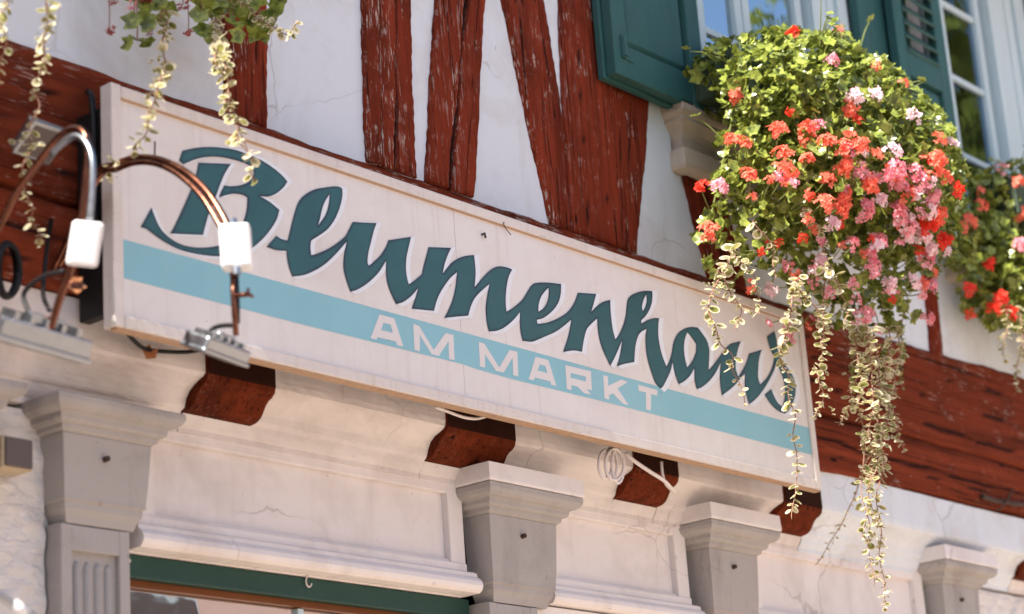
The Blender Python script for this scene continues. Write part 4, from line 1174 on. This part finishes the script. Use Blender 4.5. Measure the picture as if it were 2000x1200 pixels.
def in_outline(p, poly):
    d = p - CAM
    z = d.dot(RF); x = d.dot(RX) / z * F + 1000; y = d.dot(RD) / z * F + 600
    r = False; n = len(poly)
    for i in range(n):
        x1, y1 = poly[i]; x2, y2 = poly[(i + 1) % n]
        if (y1 > y) != (y2 > y) and x < (x2 - x1) * (y - y1) / (y2 - y1) + x1: r = not r
    return r

def ell_val(p, E):
    best = 9; bn = Vector((0, -1, 0))
    for c, r in E:
        d = Vector(((p.x - c[0]) / r[0], (p.y - c[1]) / r[1], (p.z - c[2]) / r[2]))
        v = d.length
        if v < best:
            best = v; bn = Vector((d.x / r[0], d.y / r[1], d.z / r[2])).normalized()
    return best, bn

def first_hit(px, py, E, near=6.0, far=11.0):
    d = ray(px, py); t = near
    while t < far:
        p = CAM + d * t
        v, n = ell_val(p, E)
        if v < 1: return p, n
        t += .015
    return None

def geranium(label, base, E, outline, n_leaf, flowers, rnd, size=(.028, .060), n_ind=280, wall=-.03, sprays=0):
    pl = empty('geranium', base, label, 'geranium', 'geraniums in the window boxes')
    xs = [c[0] - r[0] for c, r in E] + [c[0] + r[0] for c, r in E]
    ys = [c[1] - r[1] for c, r in E] + [c[1] + r[1] for c, r in E]
    zs = [c[2] - r[2] for c, r in E] + [c[2] + r[2] for c, r in E]
    leaves = []
    tries = 0
    while len(leaves) < n_leaf and tries < n_leaf * 40:
        tries += 1
        p = Vector((rnd.uniform(min(xs), max(xs)), rnd.uniform(min(ys), max(ys)), rnd.uniform(min(zs), max(zs))))
        if p.y > wall: continue
        v, n = ell_val(p, E)
        if v > 1.03 or v < .60 and rnd.random() < .45: continue
        if outline and not in_outline(p, outline): continue
        clump = math.sin(p.x * 21 + 3 + 2 * math.sin(p.z * 9)) * math.sin(p.y * 24 + 1) * math.sin(p.z * 19 + 2 * math.sin(p.x * 7))
        if clump < .05 and rnd.random() < .92 and v > .72: continue
        if p.z < 4.22 and rnd.random() < .5: continue
        nrm = n * rnd.uniform(.2, 1.0) + Vector((-.25, 0, rnd.uniform(.1, .9))) + Vector((rnd.uniform(-.9, .9), rnd.uniform(-.9, .9), rnd.uniform(-.6, .6)))
        leaves.append((p, nrm.normalized(), rnd.uniform(*size), v))
    order = sorted(range(len(leaves)), key=lambda i: (leaves[i][0] - CAM).length - .5 * leaves[i][3])
    ind = set(order[:n_ind - 2 * sprays])
    vs = []; fs = []; ed = []
    for i, (p, nrm, s_, v) in enumerate(leaves):
        Mx = Matrix.Translation(p) @ orient(nrm, rnd, s_)
        k = rnd.randrange(len(G_LEAF))
        if i in ind:
            put('leaf', G_MESH[k], pl, Mx)
        else:
            lv, lf, le = G_LEAF[k]; b0 = len(vs)
            vs += [tuple(Mx @ Vector(q_) - base) for q_ in lv]; fs += [tuple(b0 + j for j in f_) for f_ in lf]; ed += le
    if vs:
        me = bpy.data.meshes.new('foliage'); me.from_pydata(vs, [], fs); me.materials.append(M['geranium'])
        me.polygons.foreach_set('use_smooth', [True] * len(fs)); with_attr(me, ed)
        o = bpy.data.objects.new('foliage', me); o.parent = pl; col.objects.link(o); o['kind'] = 'stuff'
    # branching stems from the trough into the crown
    sm = MB()
    for _ in range(60):
        p, nrm, s_, v = leaves[rnd.randrange(len(leaves))]
        q0 = Vector((base.x + (p.x - base.x) * .55, base.y + (p.y - base.y) * .35, base.z + .03))
        mid = (q0 + p) / 2 + Vector((0, -.04, .10))
        sm.tube(smooth_path([q0, mid, p], 4), [.004] * 5 + [.003] * 4, 5)
    # long shoots that break the outline: a bare stalk, two or three leaves, sometimes buds at the tip
    outer = [l for l in leaves if l[3] > .9]
    for _ in range(sprays):
        p, nrm, s_, v = outer[rnd.randrange(len(outer))]
        n_ = ell_val(p, E)[1]
        L = rnd.uniform(.05, .13)
        tip = p + n_ * L + Vector((rnd.uniform(-.05, .05), rnd.uniform(-.03, .03), rnd.uniform(-.05, .04)))
        if tip.y > wall: continue
        path = smooth_path([p - n_ * .04, (p + tip) / 2 + Vector((0, 0, .012)), tip], 3)
        sm.tube(path, [.0026] * 4 + [.0018] * 3, 5)
        for q_ in range(rnd.choice((1, 2, 3))):
            k_ = path[-1 - q_ * 2] + Vector((rnd.uniform(-.012, .012), rnd.uniform(-.012, .012), rnd.uniform(-.006, .012)))
            put('leaf', G_MESH[rnd.randrange(5)], pl, Matrix.Translation(k_) @ orient(n_ * .5 + Vector((rnd.uniform(-.7, .7), rnd.uniform(-.7, .7), rnd.uniform(0, .9))), rnd, rnd.uniform(.022, .042)))
    sm.build('stems', M['stem_green'], pl, kind='stuff')
    st = MB()
    for (px, py, kind, sz) in flowers:
        h = first_hit(px, py, E)
        if h is None:
            d = ray(px, py); best = min((CAM + d * t for t in np.arange(6.2, 9.5, .03)), key=lambda q_: ell_val(q_, E)[0])
            h = best, ell_val(best, E)[1]
        p, n = h
        d = ray(px, py)
        p = p - d * rnd.uniform(.0, .05)
        sc = sz / 4316.9 * (p - CAM).dot(RF)
        nrm = n * .6 + Vector((0, 0, .45)) - d * .35 + Vector((rnd.uniform(-.3, .3), rnd.uniform(-.3, .3), rnd.uniform(-.2, .2)))
        vi = rnd.randrange(3) if sz > 34 else 3
        Mx = Matrix.Translation(p) @ orient(nrm, rnd, sc)
        put('flower_head', FL[kind][vi], pl, Mx)
        q0 = p - n * .10 - Vector((0, 0, .05))
        st.tube(smooth_path([q0, (q0 + p) / 2 + Vector((0, 0, -.006)), p], 3), .0022, 5)
    if flowers: st.build('flower_stalks', M['stem_green'], pl, kind='stuff')
    return pl

def trough(x0, x1, y0, y1, z0, label):
    b_ = empty('flower_box', ((x0 + x1) / 2, (y0 + y1) / 2, z0), label, 'flower box', 'window boxes')
    mb = MB()
    mb.box(x0, x1, y0, y0 + .012, z0, z0 + .17, .003).box(x0, x1, y1 - .012, y1, z0, z0 + .17, .003)
    mb.box(x0, x0 + .012, y0 + .0125, y1 - .0125, z0, z0 + .17, .003).box(x1 - .012, x1, y0 + .0125, y1 - .0125, z0, z0 + .17, .003)
    mb.box(x0 + .0125, x1 - .0125, y0 + .0125, y1 - .0125, z0 + .001, z0 + .012)
    mb.build('trough', M['terracotta'], b_)
    MB().box(x0 + .013, x1 - .013, y0 + .013, y1 - .013, z0 + .10, z0 + .145).build('soil', M['soil'], b_)
    return b_

def trailing(label, pts, spacing, size, rnd, dark=False, droop=.6, lit=None, tip=.6, group='cream-edged vines trailing from the window boxes'):
    path = smooth_path(pts, 8)
    spacing *= .80
    wa, wb = rnd.uniform(0, 6), rnd.uniform(0, 6)
    path = [p + Vector((.007 * math.sin(i * .55 + wa), .006 * math.sin(i * .43 + wb), 0)) for i, p in enumerate(path)]
    # resample
    out = [path[0]]; acc = 0
    for a_, b_ in zip(path, path[1:]):
        L = (b_ - a_).length; 
        while acc + L >= spacing:
            t = (spacing - acc) / L
            a_ = a_.lerp(b_, t); out.append(a_); L = (b_ - a_).length; acc = 0
        acc += L
    vn = empty('trailing_vine', pts[0], label, 'vine', group)
    MB().tube(path, [.0028 * (1 - .5 * i / len(path)) for i in range(len(path))], 5).build('stem', M['stem'], vn, smooth=True)
    ph = rnd.uniform(0, 6)
    n = len(out)
    size = size * 1.04
    gap = 0
    for i, p in enumerate(out):
        if gap > 0:
            gap -= 1; continue
        if rnd.random() < .12: gap = rnd.choice((1, 1, 2))
        s0 = size * (1 - (1 - tip) * i / n)
        ax = (out[min(i + 1, n - 1)] - out[max(i - 1, 0)]).normalized()
        u = ax.orthogonal().normalized(); w = ax.cross(u)
        for k in range(2 if rnd.random() < .85 else 1):
            a_ = ph + i * math.pi / 2 + k * math.pi + rnd.uniform(-.5, .5)
            outw = (u * math.cos(a_) + w * math.sin(a_))
            ydir = (outw + Vector((0, 0, -droop * rnd.uniform(.3, 1.2)))).normalized()
            zdir = (Vector((0, 0, 1)) * .6 + outw * .5 - RF * .3 + Vector((rnd.uniform(-.5, .5), rnd.uniform(-.5, .5), rnd.uniform(-.4, .4))))
            xdir = ydir.cross(zdir).normalized(); zdir = xdir.cross(ydir)
            s_ = s0 * rnd.choice((.5, .7, .85, 1.0, 1.15, 1.45))
            Mx = Matrix(((xdir.x, ydir.x, zdir.x, 0), (xdir.y, ydir.y, zdir.y, 0), (xdir.z, ydir.z, zdir.z, 0), (0, 0, 0, 1)))
            pj = p + outw * rnd.uniform(0, .006) + ax * rnd.uniform(-.008, .008)
            Mx = Matrix.Translation(pj) @ Mx @ Matrix.Diagonal((s_, s_, s_, 1))
            put('leaf', (G_MESH if dark else V_MESH)[rnd.randrange(4)], vn, Mx)
        if rnd.random() < .10 and i < n - 4:                          # short side shoot with a few small leaves
            a_ = rnd.uniform(0, 6.283)
            dv = (u * math.cos(a_) + w * math.sin(a_)) * rnd.uniform(.02, .045) + Vector((0, 0, -rnd.uniform(.01, .05)))
            for t_ in (.45, .75, 1.0):
                zdir = Vector((rnd.uniform(-1, 1), rnd.uniform(-1, 0), rnd.uniform(0, 1)))
                put('leaf', V_MESH[rnd.randrange(4)], vn, Matrix.Translation(p + dv * t_) @ orient(zdir, rnd, size * rnd.uniform(.4, .75)))
    return vn

rnd = random.Random(11)
trough(1.55, 2.92, -.32, -.10, 4.77, 'dark green trough on the sill under the first window, hidden by geraniums')
trough(3.72, 4.85, -.32, -.10, 4.77, 'dark green trough on the sill of the far right window')
trough(-2.2, -.75, -.34, -.14, 4.95, 'dark green trough above the left end of the sign')
MB().box(-2.2, -.75, -.13, -.012, 4.97, 5.0).build('trough_bracket', M['iron'], house)

E1 = [((1.30, -.34, 4.16), (.20, .16, .20)), ((1.66, -.15, 4.90), (.27, .14, .17)), ((1.98, -.34, 4.92), (.62, .30, .25)), ((1.92, -.52, 4.66), (.66, .34, .30)), ((2.02, -.56, 4.42), (.62, .34, .32)), ((1.62, -.42, 4.30), (.46, .26, .30)), ((2.36, -.50, 4.55), (.48, .32, .38)), ((1.95, -.46, 4.12), (.46, .24, .24))]
O1 = [(1335, 150), (1372, 92), (1430, 75), (1490, 60), (1545, 52), (1600, 70), (1650, 62), (1690, 105), (1745, 130), (1785, 170), (1830, 200), (1862, 262), (1888, 340), (1872, 420), (1862, 490), (1830, 520), (1838, 600), (1800, 640), (1740, 660), (1690, 660),
      (1640, 660), (1600, 690), (1560, 655), (1520, 610), (1480, 590), (1440, 585), (1400, 570), (1372, 520), (1360, 470), (1372, 430), (1400, 400), (1395, 350), (1410, 300), (1395, 250), (1350, 205)]
fl1 = [(1552, 64, 'scarlet', 36), (1637, 57, 'coral', 34), (1628, 117, 'pink', 38), (1709, 127, 'coral', 32), (1768, 164, 'coral', 32), (1435, 189, 'coral', 42), (1711, 183, 'blush', 44), (1668, 187, 'blush', 44), (1662, 212, 'coral', 44), (1677, 232, 'scarlet', 32),
       (1543, 219, 'scarlet', 26), (1783, 225, 'blush', 48), (1522, 251, 'coral', 44), (1572, 250, 'coral', 42), (1594, 248, 'pink', 40), (1615, 272, 'coral', 42), (1430, 272, 'coral', 44), (1651, 289, 'coral', 52), (1681, 280, 'coral', 48), (1530, 297, 'coral', 48),
       (1535, 331, 'coral', 54), (1577, 308, 'coral', 36), (1834, 270, 'coral', 40), (1860, 281, 'blush', 36), (1745, 293, 'blush', 54), (1830, 312, 'coral', 56), (1464, 340, 'coral', 44), (1651, 325, 'coral', 42), (1677, 334, 'pink', 40), (1617, 348, 'coral', 44),
       (1751, 327, 'pink', 50), (1698, 357, 'coral', 46), (1758, 360, 'pink', 46), (1407, 361, 'pink', 44), (1367, 365, 'scarlet', 38), (1800, 353, 'pink', 50), (1847, 344, 'coral', 42), (1868, 370, 'scarlet', 44), (1826, 382, 'pink', 48), (1609, 395, 'coral', 48),
       (1645, 400, 'coral', 50), (1690, 412, 'pink', 52), (1753, 412, 'pink', 52), (1626, 438, 'blush', 44), (1813, 408, 'blush', 48), (1386, 452, 'coral', 52), (1817, 442, 'scarlet', 48), (1847, 472, 'scarlet', 46), (1664, 472, 'pink', 40), (1719, 470, 'pink', 42),
       (1800, 463, 'blush', 46), (1606, 510, 'blush', 40), (1704, 496, 'pink', 36), (1508, 562, 'blush', 46), (1467, 560, 'coral', 36), (1554, 585, 'blush', 44), (1542, 648, 'pink', 52), (1685, 617, 'pink', 54), (1717, 642, 'pink', 28), (1737, 554, 'blush', 44),
       (1783, 550, 'blush', 54), (1812, 504, 'pink', 44), (1821, 558, 'pink', 40), (1817, 621, 'pink', 36), (1623, 571, 'pink', 32), (1667, 554, 'pink', 30), (1592, 617, 'pink', 26), (1744, 587, 'scarlet', 26), (1775, 380, 'coral', 44), (1735, 340, 'pink', 44),
       (1775, 440, 'pink', 44), (1790, 330, 'pink', 40), (1712, 300, 'coral', 34), (1836, 420, 'coral', 40)]
rf = random.Random(5)
for _ in range(46):
    t = rf.random(); px = 1440 + 410 * t + rf.uniform(-20, 20); py = 215 + 270 * rf.random() + 60 * t
    fl1.append((px, py, rf.choice(('pink', 'blush', 'blush', 'coral', 'scarlet') if px > 1680 else ('coral', 'coral', 'pink', 'scarlet')), rf.uniform(24, 40)))
for _ in range(22):
    fl1.append((rf.uniform(1500, 1810), rf.uniform(470, 640), rf.choice(('pink', 'blush', 'pink', 'coral')), rf.uniform(20, 34)))
geranium('great overflowing geranium with red and pink flowers in front of the first window', Vector((2.2, -.21, 4.90)), E1, O1, 5600, fl1, rnd, sprays=70)

q2 = at(1985, 520, -.27)
E2 = [((4.3, -.21, 4.90), (.75, .17, .22)), ((4.1, -.16, 4.66), (.85, .14, .30)), ((4.1, -.16, 4.36), (.75, .14, .30)), ((4.05, -.15, 4.14), (.5, .12, .2)), ((q2.x, q2.y, q2.z), (.16, .12, .20))]
O2 = [(1850, 300), (1880, 285), (1920, 300), (1950, 270), (2000, 285), (2100, 300), (2100, 720), (2000, 650), (1975, 640), (1930, 640), (1885, 610), (1870, 560), (1835, 520), (1830, 470), (1850, 440), (1880, 400), (1880, 340)]
fl2 = [(1958, 331, 'pink', 34), (1987, 354, 'coral', 36), (1917, 373, 'coral', 26), (1917, 400, 'coral', 36), (1893, 432, 'coral', 40), (1992, 417, 'coral', 42), (1935, 515, 'scarlet', 36), (1894, 567, 'scarlet', 38), (1954, 579, 'scarlet', 38), (1942, 604, 'scarlet', 38),
       (1975, 612, 'scarlet', 38), (1896, 615, 'scarlet', 32), (1996, 475, 'pink', 38), (1880, 445, 'coral', 30)]
geranium('shaded dark geranium with orange red flowers at the right edge, beyond the great one', Vector((4.3, -.21, 4.90)), E2, O2, 3000, fl2, rnd, n_ind=280, sprays=20)

# third plant: only the fringe hangs into the picture at upper left
E3 = [((-1.45, -.26, 5.12), (.65, .15, .14)), ((-1.4, -.32, 4.95), (.65, .12, .15))]
pl3 = geranium('geranium fringe with dark leaves and dried red flowers hanging in above the sign', Vector((-1.45, -.25, 5.08)), E3, None, 700, [], rnd, n_ind=100)
for (px, py, s_, y) in [(256, 42, 38, -.40), (285, 45, 42, -.40), (268, 80, 40, -.41), (283, 18, 36, -.4), (250, 86, 28, -.41), (290, 86, 30, -.41), (396, 8, 44, -.42), (412, 22, 40, -.42), (398, 62, 40, -.43), (412, 78, 30, -.43), (455, 48, 40, -.44), (508, 66, 44, -.44),
                         (534, 24, 52, -.45), (522, 50, 40, -.45), (500, 10, 46, -.44), (470, 15, 44, -.44), (440, 20, 36, -.43), (425, 4, 40, -.42), (390, 30, 36, -.42), (462, 70, 30, -.44), (545, 5, 40, -.45), (485, 40, 36, -.44), (380, -10, 44, -.42), (270, -5, 44, -.4),
                         (310, 5, 40, -.4), (330, 20, 34, -.4), (316, 40, 30, -.4)]:
    p = at(px, py, y * .5 + rnd.uniform(-.03, .03))
    sc = s_ / 4316.9 * (p - CAM).dot(RF) * 1.1
    nrm = -RF * .8 + Vector((rnd.uniform(-.6, .6), rnd.uniform(-.4, .4), rnd.uniform(-.1, .8)))
    put('leaf', G_MESH[rnd.randrange(5)], pl3, Matrix.Translation(p) @ orient(nrm, rnd, sc))
st = MB()
for (px, py, s_, kind) in [(213, 58, 34, 'dried'), (222, 2, 30, 'dried'), (255, 8, 30, 'pink'), (285, -4, 40, 'dried'), (357, 10, 40, 'dried'), (368, 62, 26, 'dried'), (292, 64, 22, 'dried'), (497, 8, 40, 'dried')]:
    p = at(px, py, -.20)
    sc = s_ / 4316.9 * (p - CAM).dot(RF)
    put('flower_head', FL[kind][3], pl3, Matrix.Translation(p) @ orient(Vector((.2, -.3, -1)), rnd, sc))
    st.tube(smooth_path([p, p + Vector((.01, .01, .10)), p + Vector((-.02, .0, .40)), Vector((p.x - .04, -.27, 5.06))], 4), .0018, 5)
for (px, py) in [(262, 40), (290, 40), (268, 80), (395, 62), (455, 45), (508, 60), (534, 20)]:
    p = at(px, py, -.20)
    st.tube(smooth_path([p, p + Vector((.01, .01, .12)), p + Vector((-.02, .0, .40)), Vector((p.x - .04, -.27, 5.06))], 4), .0022, 5)
st.build('flower_stalks', M['stem'], pl3, kind='stuff')

def pxpath(pts, y0, y1):
    n = len(pts)
    if isinstance(y0, list):
        return [at(p[0], p[1], float(np.interp(p[1], y0, y1))) for p in pts]
    return [at(p[0], p[1], y0 + (y1 - y0) * i / (n - 1)) for i, p in enumerate(pts)]

V = [
 ('cream-edged vine at the very left edge of the picture', [(8, -40), (4, 30), (6, 90), (2, 165)], -.46, -.22, .022, .028),
 ('long cream-edged vine hanging over the blurred left floodlight', [(86, -40), (92, 40), (86, 90), (74, 160), (70, 210), (62, 260), (48, 320), (46, 360), (58, 400), (68, 435), (74, 478)], [-40, 70, 110, 478], [-.5, -.46, -.22, -.2], .024, .028),
 ('cream-edged vine whose tip lies on the copper arm at the left of the sign', [(312, -40), (322, 40), (322, 110), (312, 165), (298, 205), (284, 255), (268, 288), (246, 308), (215, 332), (188, 356)], [-40, 100, 150, 260, 310, 356], [-.2, -.22, -.42, -.46, -.30, -.16], .022, .030),
 ('cream-edged vine ending at the top of the letter B', [(398, -40), (420, 50), (438, 120), (450, 190), (462, 245), (478, 290), (494, 330), (498, 356)], [-40, 50, 110, 356], [-.2, -.2, -.42, -.5], .018, .030),
 ('cream-edged vine twined beside the one above the letter B', [(425, -40), (428, 60), (424, 110), (440, 160), (446, 215), (470, 262), (485, 310)], [-40, 50, 110, 356], [-.2, -.2, -.40, -.48], .022, .028),
 ('short dense vine hanging left of the copper arm top', [(318, -40), (312, 10), (320, 45), (326, 80)], -.2, -.2, .014, .028),
 ('vine tip curling out to the right above the red post', [(450, -30), (490, 20), (530, 52), (556, 66), (572, 58), (584, 40)], -.22, -.46, .014, .026),
 ('thin vine hanging in front of the word ending, left of the pink flower', [(1440, 480), (1404, 545), (1386, 590), (1390, 630), (1412, 672), (1428, 700), (1440, 740), (1456, 795)], -.52, -.56, .022, .030),
 ('long thin vine hanging below the sign corner from a pink flower', [(1560, 540), (1544, 600), (1528, 690), (1536, 740), (1548, 790), (1550, 840), (1556, 890), (1554, 950), (1548, 1015)], -.56, -.58, .023, .030),
 ('vine just right of the sign end against the red beam', [(1620, 520), (1608, 600), (1606, 690), (1600, 740), (1606, 780), (1594, 818)], -.50, -.50, .017, .028),
 ('vine at the left side of the thick hanging bundle', [(1672, 640), (1680, 720), (1678, 790), (1688, 850), (1684, 920), (1690, 1000), (1700, 1060), (1704, 1142)], -.56, -.58, .020, .030),
 ('longest vine of the thick hanging bundle, its tip at the bottom edge', [(1706, 640), (1716, 730), (1716, 820), (1722, 900), (1716, 980), (1718, 1060), (1724, 1120), (1728, 1192)], -.58, -.60, .019, .030),
 ('vine of the bundle kinking out to the right', [(1735, 640), (1738, 700), (1728, 760), (1748, 820), (1768, 878)], -.54, -.56, .019, .029),
 ('leafy vine in the middle of the thick hanging bundle', [(1690, 630), (1700, 700), (1706, 760), (1698, 830), (1708, 900), (1700, 960), (1712, 1030)], -.60, -.62, .017, .030),
 ('shaded vine at the right of the thick hanging bundle', [(1750, 640), (1756, 690), (1748, 740), (1738, 790), (1746, 838)], -.46, -.46, .018, .027),
 ('side shoot of the bundle reaching left over the red beam', [(1686, 700), (1668, 760), (1655, 800), (1640, 830)], -.52, -.50, .022, .026),
 ('dark green vine at the top right of the bundle, in the shade', [(1768, 590), (1764, 640), (1758, 700), (1764, 760)], -.36, -.36, .013, .026),
 ('dark green vine at the top middle of the bundle, in the shade', [(1722, 590), (1730, 650), (1724, 720), (1730, 790)], -.34, -.36, .012, .026),
 ('dark green vine at the top left of the bundle, in the shade', [(1668, 590), (1662, 650), (1668, 720), (1664, 770)], -.34, -.36, .013, .026),
 ('thin dark vine swinging away to the lower left of the bundle', [(1700, 880), (1676, 950), (1652, 1005), (1628, 1052), (1590, 1104)], -.30, -.06, .026, .022),
 ('vine of the bundle ending beside the cornice', [(1728, 700), (1736, 790), (1716, 870), (1700, 930), (1690, 1020), (1686, 1050)], -.57, -.60, .018, .030),
 ('short vine hanging at the right edge below orange flowers', [(1992, 600), (1996, 660), (1990, 710), (1982, 764)], -.42, -.42, .020, .028),
 ('dark short vine left of the right edge one', [(1966, 610), (1964, 660), (1960, 706)], -.36, -.36, .020, .026),
]
for lab, pts, y0, y1, sp, sz in V:
    P_ = pxpath(pts, y0, y1)
    if pts[0][1] < 0:                                                 # these come down from the trough above
        P_ = [Vector((P_[0].x - .03, -.31, 5.06)), Vector((P_[0].x - .01, (P_[0].y - .34) / 2, (P_[0].z + 5.0) / 2))] + P_
    trailing(lab, P_, sp, sz, rnd, dark=lab.startswith('dark green vine'))
# inner leaves of vine inside the big plant's lower fringe
for k, (px, py) in enumerate([(1430, 570), (1470, 540), (1590, 600), (1640, 560), (1500, 470), (1600, 450)]):
    trailing(['vine shoot under the lowest left geranium leaves', 'vine shoot beside the orange flower under the great geranium', 'vine shoot below the pale pink flower by the sign corner', 'vine shoot deep in the shade under the great geranium',
              'vine shoot among the left leaves of the great geranium', 'vine shoot in the middle of the great geranium'][k],
             pxpath([(px - 30, py - 40), (px, py), (px + 14, py + 40), (px + 10, py + 75)], -.6, -.62), .02, .028, rnd)

# dry leaves caught on the wall
for (px, py, y, lab) in ((150, 557, -.45, 'dry orange leaf caught on the left floodlight arm'), (293, 689, -.045, 'dry leaf stuck to the black cable under the sign')):
    p = at(px, py, y)
    o = bpy.data.objects.new('dry_leaf', mk('dry_leaf', geranium_leaf_data(rr), M['dry'])); col.objects.link(o)
    o.matrix_local = Matrix.Translation(p) @ orient(-RF + Vector((.3, 0, .3)), rnd, .04)
    tag(o, lab, 'leaf')
